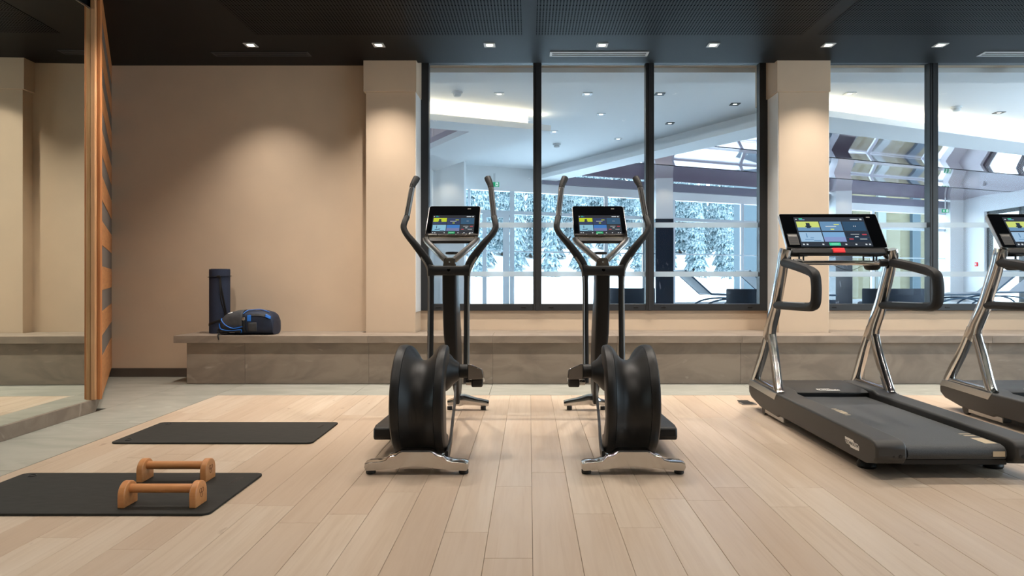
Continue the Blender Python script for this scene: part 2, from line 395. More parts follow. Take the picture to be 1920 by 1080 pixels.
# corner posts of the mirror wall
B(-3.263, -3.229, 5.076, 5.115, 0.095, CEIL).build('corner_post', 'wood_light', wall_left, bevel=.003, smooth=False)
B(-3.227, -3.204, 5.10, 5.125, 0.095, CEIL - .02).build('corner_post', 'wood_trim', wall_left, bevel=.003, smooth=False)
B(-3.235, -3.222, 5.106, 5.12, 0.095, CEIL - .01).build('shadow_gap', 'black', wall_left, smooth=False)
mr = thing('wall_mirror', (-3.25, 2.0, 0.095), 'tall frameless mirror covering the left wall above a stone plinth', 'mirror')
MB().prism([(mx(YB + .05), YB + .05), (mx(5.075), 5.075), (mx(5.075, -.02), 5.075), (mx(YB + .05, -.02), YB + .05)], .0935, 3.0).build('mirror_pane', 'mirror', mr, smooth=False)
MB().prism([(mx(YB + .05, .003), YB + .05), (mx(5.075, .003), 5.075), (mx(5.075, -.02), 5.075), (mx(YB + .05, -.02), YB + .05)], 3.0, 3.012).build('top_edge_strip', 'steel', mr, smooth=False)
tag(B(-4.26, -3.245, 6.935, YW, 0, 0.087).build('baseboard_back', 'skirting', bevel=.002, smooth=False), kind='structure')

# ---- ceiling: board, perforated panels
ce = MB(); ce.box(-4.8, XR + .15, YB, 6.85, CEIL, CEIL + .06); ce.box(-4.8, -1.3, 6.85, 7.0, CEIL, CEIL + .06); ce.box(-1.3, XR, 6.85, 7.2, 3.30, 3.36)
ce.box(-1.3, XR, 6.85, 6.87, CEIL, 3.36)
ceiling = tag(ce.build('ceiling', 'ceiling_black', smooth=False), kind='structure')
for px0, px1 in ((-2.43, -.062), (.062, 2.43), (2.57, 4.94), (5.06, 7.43)):
    for py0, py1 in ((3.75, 6.075), (1.05, 3.4), (-1.9, .8)):
        B(px0, px1, py0, py1, CEIL - .003, CEIL + .02).build('perforated_panel', 'perforated', ceiling, smooth=False)

# ---- windows
def window(name, x0, x1, mull):
    o = thing(name, ((x0 + x1) / 2, WIN_Y, 0.664), kind='structure')
    y0, y1, zb, zt = WIN_Y - .05, WIN_Y + .05, 0.664, 3.32
    B(x0, x0 + .088, y0, y1, zb, zt).build('frame_jamb', 'anthracite', o, bevel=.004)
    B(x1 - .088, x1, y0, y1, zb, zt).build('frame_jamb', 'anthracite', o, bevel=.004)
    B(x0 + .088, x1 - .088, y0, y1, zb, zb + .07).build('frame_sill', 'anthracite', o, bevel=.004)
    B(x0 + .088, x1 - .088, y0, y1, 3.249, zt).build('frame_head', 'anthracite', o, bevel=.004)
    edges = [x0 + .088]
    for c in mull:
        B(c - .043, c + .043, y0 - .01, y1, zb + .001, zt).build('mullion', 'anthracite', o, bevel=.006)
        B(c - .018, c + .018, y0 - .016, y0 - .008, zb, zt).build('cover_strip', 'anthracite', o, bevel=.003)
        edges += [c - .043, c + .043]
    edges.append(x1 - .088)
    for a, b in zip(edges[0::2], edges[1::2]):
        p = B(a, b, WIN_Y + .008, WIN_Y + .02, zb + .07, 3.249).build('glass_pane', 'glass', o, smooth=False)
        for z in (1.045, 1.56):
            B(a, b, WIN_Y + .0035, WIN_Y + .0055, z - .027, z + .027).build('frosted_strip', 'film', p, smooth=False)
        for xx in (a + .1, b - .1):
            B(xx - .025, xx + .025, y0 - .006, y0 + .002, zb + .03, zb + .042).build('drain_cap', 'black', o, bevel=.003)
window('window_1', -1.133, 2.49, [(1007.5 - PX) * 7.11 / F, (1218.5 - PX) * 7.11 / F])
window('window_2', 2.99, 6.65, [4.215, 5.40])
B(6.65, XR, WIN_Y - .02, 7.45, 0.664, 3.3).build('wall_end', 'paint', bpy.data.objects['wall_back'], smooth=False)

# ---- downlights and vents of the gym
def downlight(x, y, label, lit=True, trim='white_trim', z=CEIL, s=.052, lens='lamp', power=SPOT_W):
    t = thing('downlight', (x, y, z), label, 'ceiling light', 'recessed downlights of the gym')
    m = MB()
    for a, b, c, e in ((-s, s, -s, -.032), (-s, s, .032, s), (-s, -.032, -.032, .032), (.032, s, -.032, .032)):
        m.box(x + a, x + b, y + c, y + e, z - .006, z + .002)
    m.build('trim_ring', trim, t, smooth=False)
    MB().cyl((x, y, z - .0025), (x, y, z + .001), .03, n=20).build('lens', lens, t)
    if power:
        o = spot((x, y, z - .012), power); 
    return t
row = [(-2.585, 'square downlight in black ceiling over the bag on the bench'), (-1.397, 'square downlight in front of the column left of the window'),
       (-.367, 'square downlight above the left cross trainer'), (.679, 'square downlight above the right cross trainer'),
       (1.709, 'square downlight in front of the window pane nearest the treadmill'), (2.779, 'square downlight in front of the column behind the treadmill'),
       (3.819, 'square downlight above the gap between the two treadmills'), (4.86, 'square downlight above the treadmill at the right edge')]
for x, lab in row: downlight(x, 6.34, lab, power=SPOT_W * (.8 if x < -2 else .95))
for r_i, yy in enumerate((4.98, 2.4, -0.4)):
    for q, xx in enumerate((-2.585, -1.3, -.0, 1.3, 2.5, 3.8, 5.1)):
        spot((xx, yy, CEIL - .012), SPOT_W * (.88, .40, .30)[r_i] * (1.3 if xx < -2 else 1), size=126)
        m = MB()
        for a, b, c, e in ((-.052, .052, -.052, -.032), (-.052, .052, .032, .052), (-.052, -.032, -.032, .032), (.032, .052, -.032, .032)): m.box(xx + a, xx + b, yy + c, yy + e, CEIL - .009, CEIL - .002)
        m.cur = 1; m.cyl((xx, yy, CEIL - .0055), (xx, yy, CEIL - .002), .03, n=16)
        m.build('recessed_downlight', ['white_trim', 'lamp'], ceiling, smooth=False)
def vent(x0, x1, label):
    y0, y1 = 6.53, 6.655; t = thing('air_vent', ((x0 + x1) / 2, 6.6, CEIL), label, 'air vent', 'slot air vents')
    m = MB(); z0, z1 = CEIL - .006, CEIL + .002
    m.box(x0, x1, y0, y0 + .018, z0, z1); m.box(x0, x1, y1 - .018, y1, z0, z1); m.box(x0, x0 + .022, y0 + .018, y1 - .018, z0, z1); m.box(x1 - .022, x1, y0 + .018, y1 - .018, z0, z1)
    m.build('frame', 'white_trim' if x0 > -1 else 'black_trim', t, smooth=False)
    B(x0 + .022, x1 - .022, y0 + .018, y1 - .018, CEIL - .0022, CEIL - .001).build('dark_slot', 'black', t, smooth=False)
    B(x0 + .022, x1 - .022, y0 + .055, y0 + .068, CEIL - .006, CEIL - .002).build('blade', 'white_trim' if x0 > -1 else 'black_trim', t, smooth=False)
vent(-3.05, -2.12, 'black slot air vent in the dark ceiling above the bench')
vent(.20, 1.15, 'pale framed slot air vent above the middle window pane')
vent(4.36, 5.4, 'pale framed slot air vent at the right edge of the photo')

# ---- stone bench
bench = thing('stone_bench', (1.5, 6.7, 0), 'long grey stone tiled bench running along the back wall', 'bench')
bx = [-3.338] + [-2.69 + 1.173 * k + 0.0 for k in range(1, 9)] + [XR - .01]
bxp = [-3.243, -2.69] + [-2.69 + 1.173 * k for k in range(1, 9)] + [XR - .01]
for a, b in zip(bx, bx[1:]):
    B(a + .0008, b - .0008, 6.406, 6.79, .394, .462).build('seat_slab', 'stone', bench, bevel=.0015, seg=1, loc=((a + b) / 2 - 1.5, 0, 0), smooth=False)
for a, b, y1 in ((-3.338, -1.66, 6.955), (-1.12, 2.46, 7.136), (3.01, XR - .01, 7.136)):
    B(a, b, 6.79, y1, .396, .462).build('seat_slab', 'stone', bench, smooth=False)
for a, b in zip(bxp, bxp[1:]):
    B(a + .0008, b - .0008, 6.465, 6.49, .002, .394).build('front_panel', 'stone', bench, bevel=.0015, seg=1, loc=((a + b) / 2 - 1.5, 0, 0), smooth=False)
B(-3.243, XR - .01, 6.491, 6.78, .002, .393).build('core', 'stone', bench, smooth=False)

# ================================================================== CROSS TRAINERS
def panel_T(base, dvec):
    dv = Vector(dvec).normalized(); n = Vector((0, -dv.z, dv.y)); b = Vector(base)
    return (lambda u, v, q: b + Vector((u, 0, 0)) + dv * v + n * q), dv, n

SCREEN = ['scr_bg', 'scr_lime', 'scr_navy', 'scr_teal', 'scr_ice', 'scr_sky', 'scr_grey', 'scr_green', 'scr_white', 'scr_lav', 'scr_red']
def mk_screen(suffix, k, cols):
    for nme, c in cols.items():
        mm = mat(nme + suffix, c, 0.15, emit=c, emit_s=k); mm.node_tree.nodes['Principled BSDF'].inputs['Base Color'].default_value = (.01, .01, .012, 1); M[nme + suffix] = mm
base_cols = dict(scr_bg=(38, 42, 48), scr_lime=(196, 214, 40), scr_navy=(44, 60, 96), scr_teal=(44, 86, 116), scr_ice=(140, 196, 220), scr_sky=(60, 124, 196),
                 scr_grey=(54, 60, 64), scr_green=(24, 176, 108), scr_white=(214, 222, 226), scr_lav=(116, 124, 168), scr_red=(190, 70, 84))
mk_screen('', 0.9, base_cols)
run_cols = dict(base_cols, scr_bg=(44, 52, 62), scr_lime=(208, 222, 120), scr_navy=(104, 146, 184), scr_teal=(44, 78, 106), scr_ice=(160, 196, 226), scr_sky=(124, 172, 216), scr_grey=(30, 46, 62), scr_green=(60, 214, 160), scr_lav=(136, 154, 204))
mk_screen('_run', 0.95, run_cols)

def screen(parent, T, u0, u1, v0, v1, suf):
    """lit picture on the glass: background, six tiles, buttons and marks"""
    m = MB(); W, H = u1 - u0, v1 - v0
    def R(c, a, b, p, q, lift=.0012):
        m.cur = SCREEN.index('scr_' + c); m.box(u0 + W * a, u0 + W * b, v1 - H * q, v1 - H * p, .0005, lift, T)
    R('bg', 0, 1, 0, 1, .001)
    cs = ((.02, .335), (.35, .655), (.67, .985)); r1, r2 = (.155, .475), (.515, .84)
    L_ = .0014
    R('lime', *cs[0], r1[0], r1[0] + .2, L_); R('navy', *cs[0], r1[0] + .2, r1[1], L_)
    R('navy', *cs[1], *r1, L_); R('teal', *cs[2], *r1, L_)
    R('ice', *cs[0], *r2, L_); R('sky', *cs[1], r2[0], r2[0] + .17, L_); R('lav', *cs[1], r2[0] + .17, r2[1], L_)
    R('grey', *cs[2], *r2, L_)
    k = .0018
    R('grey', .15, .205, .2, .38, k); R('grey', .135, .22, .30, .345, k)              # figure on the first tile
    R('white', .42, .57, .31, .335, k); R('lime', .545, .62, .24, .27, k); R('lime', .48, .53, .40, .44, k)
    R('white', .815, .825, .30, .33, k); R('white', .84, .85, .30, .33, k)
    R('navy', .11, .125, .56, .70, k); R('navy', .08, .20, .755, .775, k); R('navy', .16, .21, .70, .72, k); R('navy', .20, .30, .795, .82, k)
    R('white', .74, .86, .585, .60, k); R('red', .90, .965, .58, .62, k); R('white', .79, .84, .66, .685, k); R('white', .85, .95, .745, .76, k); R('red', .70, .76, .735, .77, k)
    R('teal', .67, .985, .695, .705, k)
    R('green', .40, .555, .875, .97, k); R('white', .425, .53, .915, .93, .0021)
    for a in (.03, .08, .30, .62, .76, .90, .95): R('white', a, a + .025, .91, .95, k)
    R('green', .07, .12, .04, .065, k); R('sky', .07, .15, .08, .10, k); R('white', .80, .91, .06, .09, k); R('white', .935, .965, .05, .10, k); R('white', .02, .04, .06, .09, k)
    m.build('screen', [M[s + suf] for s in SCREEN], parent, smooth=False)

def round_poly(w_, h_, r, n=5):
    out = []
    for sx, sy, a0 in ((1, 1, 0), (-1, 1, 90), (-1, -1, 180), (1, -1, 270)):
        for k in range(n + 1):
            a = math.radians(a0 + 90 * k / n); out.append((sx * (w_ / 2 - r) + r * math.cos(a), sy * (h_ / 2 - r) + r * math.sin(a)))
    return out

def cross_trainer(xc, s, label):
    """s = +1: the raised pedal and long front foot point to +x"""
    t = thing('cross_trainer', (0, 0, 0), label, 'cross trainer', 'cross trainers in front of the window')
    Y0 = 4.3
    def P(x, y, z): return (s * x, y - Y0, z)
    # flywheel drum: a spool lying across
    prof = [(-.138, .20), (-.141, .262), (-.139, .285), (-.131, .297), (-.118, .300), (-.106, .298), (-.0905, .289), (-.0895, .283), (-.0885, .287), (-.07, .268), (-.05, .240), (-.03, .222), (-.01, .214)]
    prof = prof + [(-a, r) for a, r in reversed(prof)]
    rings = []
    for a, r in prof:
        rg = []
        for k in range(72):
            th = 2 * math.pi * k / 72; dip = (.300 - r) if abs(a) < .1 else 0.0
            q = (r if abs(a) >= .1 else .300 - dip * (.22 + .78 * (.5 + .5 * math.sin(th)) ** .8))
            tp = 1 - .52 * max(0, math.cos(th)) ** .7 - .10 * max(0, -math.sin(th)) * max(0, math.cos(th) + .3)
            c0 = P(-.01, 3.80, .331); rg.append((c0[0] + a * tp, c0[1] + q * math.cos(th), c0[2] + q * math.sin(th)))
        rings.append(rg)
    dr = MB().loop(rings).build('flywheel_drum', 'black', t)
    MB().lathe([(-.06 * s, .12), (-.02 * s, .112), (.0, .095), (.018 * s, .072), (.04 * s, .056), (.05 * s, .045)], P(.122, 3.93, .465), 'x', 32).build('hub_cover', 'black', dr)
    MB().lathe([(.05 * s, .10), (-.005 * s, .09), (-.02 * s, .05)], P(-.13, 3.95, .30), 'x', 32).build('hub_cover', 'black', dr)
    # rear stand: chrome cradle with two arms
    pts = [(-.265, .038), (-.262, .060), (-.245, .066), (-.185, .070), (-.155, .080), (-.140, .097), (-.125, .100), (-.105, .104), (-.085, .120), (-.07, .126), (.07, .126), (.085, .120), (.105, .104), (.125, .100),
           (.140, .097), (.155, .080), (.185, .070), (.245, .066), (.262, .060), (.265, .038), (.258, .024), (.20, .026), (.12, .036), (.05, .044), (0, .046), (-.05, .044), (-.12, .036), (-.20, .026), (-.258, .024)]
    m = MB(); m.loop([[P(a * f_, y, .03 + (z - .03) * g_) for a, z in pts] for y, f_, g_ in ((3.462, .985, .93), (3.47, 1, 1), (3.535, 1, 1), (3.545, .985, .93))])
    st = m.build('rear_stand', 'chrome', t)
    for sx in (-1, 1): MB().lathe([(0, .022), (.004, .025), (.02, .025), (.024, .02)], P(sx * .238, 3.505, .0005), 'z', 20).build('foot_pad', 'black', st)
    # front stand: tapering chrome bar
    m = MB(); m.sweep([P(-.045, 5.2, .055), P(0, 5.2, .06), P(.035, 5.2, .075), P(.08, 5.2, .078), P(.16, 5.2, .064), P(.255, 5.2, .050), P(.268, 5.2, .049)], [.05, .06, .10, .085, .065, .055, .045], [.04, .055, .10, .085, .06, .048, .036], ref=(0, 1, 0), rnd=.42)
    fs = m.build('front_stand', 'chrome', t)
    for a in (.225, -.03): MB().lathe([(0, .02), (.025, .02)], P(a, 5.2, .0005), 'z', 16).build('foot_pad', 'black', fs)
    # mast: a black blade tapering into the lower beam
    secs = [(1.05, -.055, .045, 4.93, 5.14), (.85, -.055, .045, 4.94, 5.20), (.6, -.05, .05, 4.96, 5.29), (.42, -.035, .052, 4.99, 5.31), (.28, -.005, .055, 5.02, 5.32), (.16, .015, .055, 5.05, 5.29), (.06, .025, .05, 5.10, 5.24)]
    m = MB()
    def rr(x0, x1, y0, y1, z):
        q = round_poly(x1 - x0, y1 - y0, min(.018, (x1 - x0) * .35), 3); cx, cy = (x0 + x1) / 2, (y0 + y1) / 2
        return [P(cx + a, cy + b, z) for a, b in q]
    m.loop([rr(a, b, c, e, z) for z, a, b, c, e in secs]); m.build('mast', 'black', t)
    pth = smooth_path([P(.03, 5.12, .40), P(.036, 5.0, .20), P(.045, 4.85, .11), P(.075, 4.45, .062), P(.115, 4.0, .055), P(.142, 3.64, .07), P(.148, 3.52, .085)], 5)
    MB().sweep(pth, .016, .05, ref=(1, 0, 0)).build('lower_beam', 'black', t)
    # moving handlebars
    for sx in (-1, 1):
        path = [P(sx * .318, 4.985, 1.45), P(sx * .331, 4.945, 1.395), P(sx * .330, 4.93, 1.36), P(sx * .305, 4.915, 1.315), P(sx * .25, 4.90, 1.25), P(sx * .19, 4.90, 1.172), P(sx * .148, 4.90, 1.105), P(sx * .128, 4.895, 1.03), P(sx * .124, 4.89, .93), P(sx * .124, 4.87, .60), P(sx * .124, 4.84, .26)]
        sp = smooth_path(path, 5); n_ = len(sp)
        wd = [.044 if i < n_ * .30 else (.044 + .016 * min(1, (i - n_ * .30) / (n_ * .22)) if i < n_ * .62 else .060 - .028 * min(1, (i - n_ * .62) / (n_ * .12))) for i in range(n_)]
        arm = MB().sweep(sp, wd, [.046 if i < n_ * .6 else .036 for i in range(n_)], ref=(1, 0, 0), rnd=.45).build('handlebar', 'grip', t)
        MB().tube(smooth_path([P(sx * .318, 4.985, 1.45), P(sx * .292, 5.055, 1.67)], 3), .021, 16).build('pulse_sensor', 'steel', arm)
        for q in (-.009, .009):
            MB().tube([P(sx * .318 + q, 4.964, 1.455), P(sx * .292 + q, 5.033, 1.665)], .0018, 6).build('sensor_groove', 'black', arm)
        MB().tube([P(sx * .292, 5.055, 1.67), P(sx * .287, 5.065, 1.695), P(sx * .270, 5.09, 1.735), P(sx * .264, 5.1, 1.752), P(sx * .263, 5.102, 1.757)], [.0215, .0225, .026, .025, .014], 16).build('grip_knob', 'grip', arm)
        MB().tube([P(sx * .285, 5.04, 1.69), P(sx * .285, 5.048, 1.69)], .006, 10).build('button', 'steel', arm)
        ep = smooth_path([P(sx * .196, 4.888, 1.155), P(sx * .158, 4.885, 1.085), P(sx * .145, 4.885, 1.02), P(sx * .141, 4.88, .93), P(sx * .141, 4.86, .60), P(sx * .141, 4.83, .26)], 5)
        MB().tube(ep, .0095, 10).build('chrome_edge', 'steel', arm)
    m = MB().sweep([P(-.145, 4.90, 1.058), P(-.10, 4.90, 1.056), P(.10, 4.90, 1.056), P(.145, 4.90, 1.058)], .064, [.095, .070, .070, .095], ref=(0, 1, 0))
    m.build('handlebar_bridge', 'grip', t)
    MB().lathe([(0, .012), (.004, .012)], P(0, 4.868, 1.062), 'y', 16).build('bolt', 'dark_chrome', t)
    # V-shaped chrome bracket
    m = MB()
    m.prism([(s * a, z) for a, z in ((-.048, 1.088), (.048, 1.088), (.042, 1.135), (.03, 1.15), (-.03, 1.15), (-.042, 1.135))], 4.92 - Y0, 5.0 - Y0, 'y')
    br = m.build('console_bracket', 'dark_chrome', t, bevel=.006)
    for sx in (-1, 1):
        MB().sweep(smooth_path([P(sx * .02, 4.96, 1.125), P(sx * .055, 4.97, 1.155), P(sx * .12, 5.01, 1.215), P(sx * .178, 5.05, 1.272), P(sx * .19, 5.06, 1.30)], 4), .055, .044, ref=(0, 1, 0)).build('bracket_arm', 'steel', br)
    MB().lathe([(0, .005), (.003, .005)], P(0, 4.9165, 1.118), 'y', 12).build('emblem', 'badge', br)
    ring = [P(.042 * math.cos(a), 5.09 + .042 * math.sin(a), 1.188) for a in [2 * math.pi * k / 24 for k in range(24)]]
    MB().tube(ring, .009, 8, closed=True).build('bottle_ring', 'black', t)
    # console
    T, dv, n = panel_T((0, 5.067 - Y0, 1.32), (0, .23, .239)); Wc, Hc = .40, .335
    m = MB(); pl_ = round_poly(Wc, Hc, .022)
    m.loop([[T(a * k, b * k + Hc / 2, q) for a, b in pl_] for q, k in ((-.035, .9), (-.026, .985), (-.014, 1.0), (-.001, 1.0))])
    cs = m.build('console', 'steel', t)
    m = MB(); pl2 = round_poly(Wc - .010, Hc - .008, .019); m.loop([[T(a, b + Hc / 2 + .001, q) for a, b in pl2] for q in (-.004, .0005)]); m.build('glass_front', 'glass_black', cs, smooth=False)
    screen(cs, T, -.158, .162, .012, .225, '')
    m = MB(); m.box(.10, .125, .298, .305, .0004, .0012, T); m.build('maker_mark', 'steel', cs, smooth=False)
    m = MB(); m.box(-.198, .198, -.012, .010, -.008, .010, T); ld = m.build('tablet_ledge', 'dark_chrome', cs, bevel=.004)
    for a in (-.105, -.03, .03, .11):
        m = MB(); m.box(a - .005, a + .005, -.006, .004, .009, .0115, T); m.build('ledge_button', 'black', ld, smooth=False)
    m = MB(); m.box(-.185, .185, -.062, -.013, -.03, -.004, T); m.build('lower_tray', 'black', cs, bevel=.008)
    # pedals: raised one on the s side, low one on the other
    MB().cyl(P(.13, 3.97, .461), P(.219, 3.97, .461), .040, n=24).build('crank_axle', 'black', t)
    m = MB(); a_ = [(.219, .502), (.235, .502), (.303, .472), (.308, .425), (.300, .415), (.219, .415)]
    m.loop([[P(.219 + (x - .219) * kx, y, z + dz) for x, z in a_] for y, dz, kx in ((3.95, 0, 1), (3.955, .001, 1), (4.25, -.05, .86), (4.5, -.10, .7))]); rp = m.build('raised_pedal', 'dark_chrome', t, bevel=.003)
    m = MB(); m.box(*sorted((s * .238, s * .303)), 3.97 - Y0, 4.06 - Y0, .366, .414); m.build('roller_block', 'dark', rp, bevel=.008)
    MB().cyl(P(.205, 4.0, .39), P(.24, 4.0, .39), .016, n=16).build('roller_pin', 'chrome', rp)
    MB().sweep([P(.262, 4.45, .36), P(.19, 4.7, .31), P(.135, 4.85, .27)], .03, .04, ref=(1, 0, 0)).build('pedal_link', 'dark_chrome', t)
    m = MB(); pf = [(3.86, .085), (3.845, .10), (3.85, .155), (3.90, .165), (4.36, .15), (4.40, .12), (4.36, .08)]
    m.loop([[P(x, y, z) for y, z in pf] for x in (-.305, -.17)]); m.build('low_pedal', 'black', t, bevel=.012)
    MB().cyl(P(-.13, 4.05, .125), P(-.18, 4.05, .125), .035, n=20).build('crank_axle', 'black', t)
    MB().sweep([P(-.235, 4.36, .125), P(-.18, 4.62, .19), P(-.128, 4.85, .265)], .03, .04, ref=(1, 0, 0)).build('pedal_link', 'dark_chrome', t)
    t.location = (xc, Y0, 0)
    return t
cross_trainer(-.574, 1, 'black and chrome cross trainer with a spool drum, the left one of the pair')
cross_trainer(.532, -1, 'black and chrome cross trainer with a spool drum, beside the treadmill')

# ================================================================== TREADMILLS
def treadmill():
    t = thing('treadmill', (0, 0, 0), 'x', 'treadmill', 'treadmills in a row')
    Y0 = 4.3
    def P(x, y, z): return (x, y - Y0, z)
    HW = .42
    side = [(3.47, .062), (3.375, .085), (3.35, .115), (3.352, .172), (3.375, .192), (3.42, .200), (4.70, .206), (4.76, .222), (5.20, .224), (5.27, .205), (5.305, .165), (5.30, .12), (5.24, .085), (5.05, .052), (4.70, .045), (4.66, .062)]
    for sx in (-1, 1):
        m = MB(); xs_ = (sx * .268, sx * HW)
        m.loop([[P(x, y, z) for y, z in side] for x in xs_])
        r = m.build('side_rail', 'dark', t, bevel=.012, seg=3)
        # lighter cover line and screw on the rear end
        MB().lathe([(0, .009), (-.004, .009)], P(sx * .30, 3.353, .125), 'y', 14).build('end_screw', 'black', r)
        MB().lathe([(0, .005), (-.003, .005)], P(sx * .335, 3.353, .125), 'y', 12).build('end_screw', 'black', r)
        m = MB(); m.prism([(4.70 - Y0, .206), (5.26 - Y0, .222), (5.30 - Y0, .17), (5.24 - Y0, .175), (4.74 - Y0, .158)], *sorted((sx * (HW - .004), sx * (HW + .004))), axis='x')
        m.build('lower_trim', 'steel', r, bevel=.002)
    # hood, belt, deck
    m = MB(); hp = [(4.80, .172), (4.80, .196), (4.83, .205), (4.92, .214), (5.22, .222), (5.275, .20), (5.29, .12), (5.2, .07), (4.82, .07)]
    m.loop([[P(x, y, z) for y, z in hp] for x in (-.2675, .2675)]); hood = m.build('motor_hood', 'black', t, bevel=.006)
    bp = [(4.83, .10), (4.83, .168), (3.435, .168), (3.405, .160), (3.388, .142), (3.385, .12), (3.40, .10)]
    m = MB(); m.loop([[P(x, y, z) for y, z in bp] for x in (-.245, .245)]); belt = m.build('running_belt', 'belt', t, angle=50)
    B(-.2675, .2675, 3.43 - Y0, 4.82 - Y0, .09, .150).build('deck', 'black', t, smooth=False)
    B(-.267, .267, 3.415 - Y0, 3.47 - Y0, .066, .098).build('rear_crossbar', 'black', t, bevel=.006)
    zz = .1686
    def mark(x0, x1, y0, y1): 
        B(x0, x1, y0 - Y0, y1 - Y0, .1675, zz).build('belt_print', 'belt_print', belt, smooth=False)
    for y0, y1, wd in ((4.36, 4.345, .05), (4.325, 4.31, .05), (4.30, 4.265, .06), (4.255, 4.215, .06), (4.205, 4.19, .05), (4.17, 4.155, .05)): mark(-.215, -.215 + wd, y1, y0)
    for y0, y1 in ((3.66, 3.645), (3.62, 3.60), (3.56, 3.44)): mark(.175, .235, y1, y0)
    B(.175, .235, 3.3835 - Y0, 3.3845 - Y0, .116, .142).build('belt_print', 'belt_print', belt, smooth=False)
    # feet and wheels
    for sx in (-1, 1):
        MB().lathe([(0, .045), (.012, .05), (.03, .045), (.07, .018)], P(sx * .335, 3.62, .0005), 'z', 24).build('levelling_foot', 'black', t)
        MB().lathe([(-.015, .022), (-.015, .036), (-.012, .04), (.012, .04), (.015, .036), (.015, .022)], P(sx * .385, 5.02, .0405), 'x', 24).build('wheel', 'dark', t)
        B(*sorted((sx * .34, sx * .405)), 4.62 - Y0, 4.98 - Y0, .02, .06).build('wheel_bracket', 'steel', t, bevel=.006)
    # uprights
    for sx in (-1, 1):
        X = sx * .372; Xf = sx * .385
        m = MB()
        m.sweep(smooth_path([P(Xf, 5.255, .20), P(Xf, 5.22, .26), P(X, 5.08, .48), P(X, 4.985, .64)], 4), [.06] * 13, [.066] * 8 + [.062] * 5, ref=(1, 0, 0))
        up = m.build('front_leg', 'chrome', t)
        MB().sweep(smooth_path([P(Xf, 4.745, .195), P(Xf, 4.775, .25), P(X, 4.875, .45), P(X, 4.95, .62)], 4), .06, [.085, .074, .066, .064] + [.062] * 9, ref=(1, 0, 0)).build('rear_leg', 'chrome', t)
        MB().sweep(smooth_path([P(X, 4.99, .56), P(X, 4.93, .68), P(X, 4.855, .80), P(X, 4.80, .92), P(X, 4.735, 1.06), P(X, 4.70, 1.15), P(sx * .362, 4.69, 1.20)], 4),
                   .064, [.12] * 3 + [.10] * 6 + [.09] * 16, ref=(1, 0, 0)).build('upright', 'chrome', t)
        MB().sweep([P(Xf, 4.77, .222), P(Xf, 5.24, .230)], .05, .026, ref=(1, 0, 0)).build('foot_bar', 'chrome', t)
        # handle loop
        lp = smooth_path([P(X, 4.725, 1.115), P(X, 4.55, 1.092), P(X, 4.35, 1.062), P(X, 4.235, 1.040), P(X, 4.185, 1.015), P(X, 4.168, .965), P(X, 4.166, .91), P(X, 4.178, .853), P(X, 4.225, .826), P(X, 4.32, .820), P(X, 4.55, .815), P(X, 4.82, .812)], 5)
        MB().sweep(lp, .062, [.062 if i < 15 else .055 for i in range(len(lp))], ref=(1, 0, 0), rnd=.4).build('handle_loop', 'grip', t)
        MB().sweep([(p[0], p[1], p[2]) for p in [P(X, 4.66, .838), P(X, 4.30, .8435)]], .04, .006, ref=(1, 0, 0)).build('handle_inlay', 'steel', t)
        # bottle holder
        ctr = P(sx * .255, 4.735, 0)
        MB().lathe([(1.056, .018), (1.058, .036), (1.07, .05), (1.092, .056), (1.094, .053), (1.072, .045), (1.064, .02)], (ctr[0], ctr[1], 0), 'z', 28).build('bottle_holder', 'black', t)
        ring = [(ctr[0] + .055 * math.cos(a), ctr[1] + .055 * math.sin(a), 1.160) for a in [2 * math.pi * k / 28 for k in range(28)]]
        bh = MB().tube(ring, .008, 8, closed=True).build('holder_ring', 'black', t)
        for a in (0.6, 2.6, 4.4): MB().tube([(ctr[0] + .055 * math.cos(a), ctr[1] + .055 * math.sin(a), 1.09), (ctr[0] + .055 * math.cos(a), ctr[1] + .055 * math.sin(a), 1.16)], .006, 6).build('holder_strut', 'black', bh)
        MB().lathe([(0, .026), (sx * .05, .026), (sx * .055, .02)], P(sx * .268, 4.665, 1.106), 'x', 20).build('bar_clamp', 'black', t)
    MB().cyl(P(-.29, 4.665, 1.106), P(.29, 4.665, 1.106), .0165, n=20).build('hand_bar', 'chrome', t)
    cpath = smooth_path([P(-.05, 4.69, 1.10), P(.02, 4.70, 1.07), P(.09, 4.70, 1.055), P(.17, 4.70, 1.085), P(.22, 4.70, 1.10)], 5)
    MB().tube(cpath, .0016, 6).build('cable', 'black', t)
    # console
    T, dv, n = panel_T(P(0, 4.70, 1.213), (0, .17, .247)); Wc, Hc = .695, .300
    m = MB(); pl_ = round_poly(Wc, Hc, .014)
    m.loop([[T(a * k, b * k + Hc / 2, q) for a, b in pl_] for q, k in ((-.045, .9), (-.034, .985), (-.016, 1.0), (-.001, 1.0))]); cs = m.build('console', 'steel', t)
    m = MB(); pl2 = round_poly(Wc - .008, Hc - .006, .012); m.loop([[T(a, b + Hc / 2, q) for a, b in pl2] for q in (-.004, .0005)]); m.build('glass_front', 'glass_black', cs, smooth=False)
    screen(cs, T, -.248, .248, .008, .268, '_run')
    m = MB(); m.box(-.325, -.255, .022, .118, .0006, .0022, T); ip = m.build('instruction_plate', 'dark', cs, smooth=False)
    for k in range(4):
        m = MB(); m.box(-.319, -.261, .034 + k * .02, .049 + k * .02, .0021, .0026, T); m.build('instruction_block', 'steel' if k == 3 else 'print_dark', ip, smooth=False)
    m = MB(); m.box(.268, .295, .262, .272, .0006, .0012, T); m.build('maker_mark', 'steel', cs, smooth=False)
    m = MB(); m.box(-.325, .325, -.052, -.001, -.035, -.001, T); lip = m.build('console_lip', 'black', cs, bevel=.010)
    m = MB(); m.box(-.04, .042, -.044, -.006, -.006, .006, T); m.build('stop_button', 'red', lip, bevel=.003)
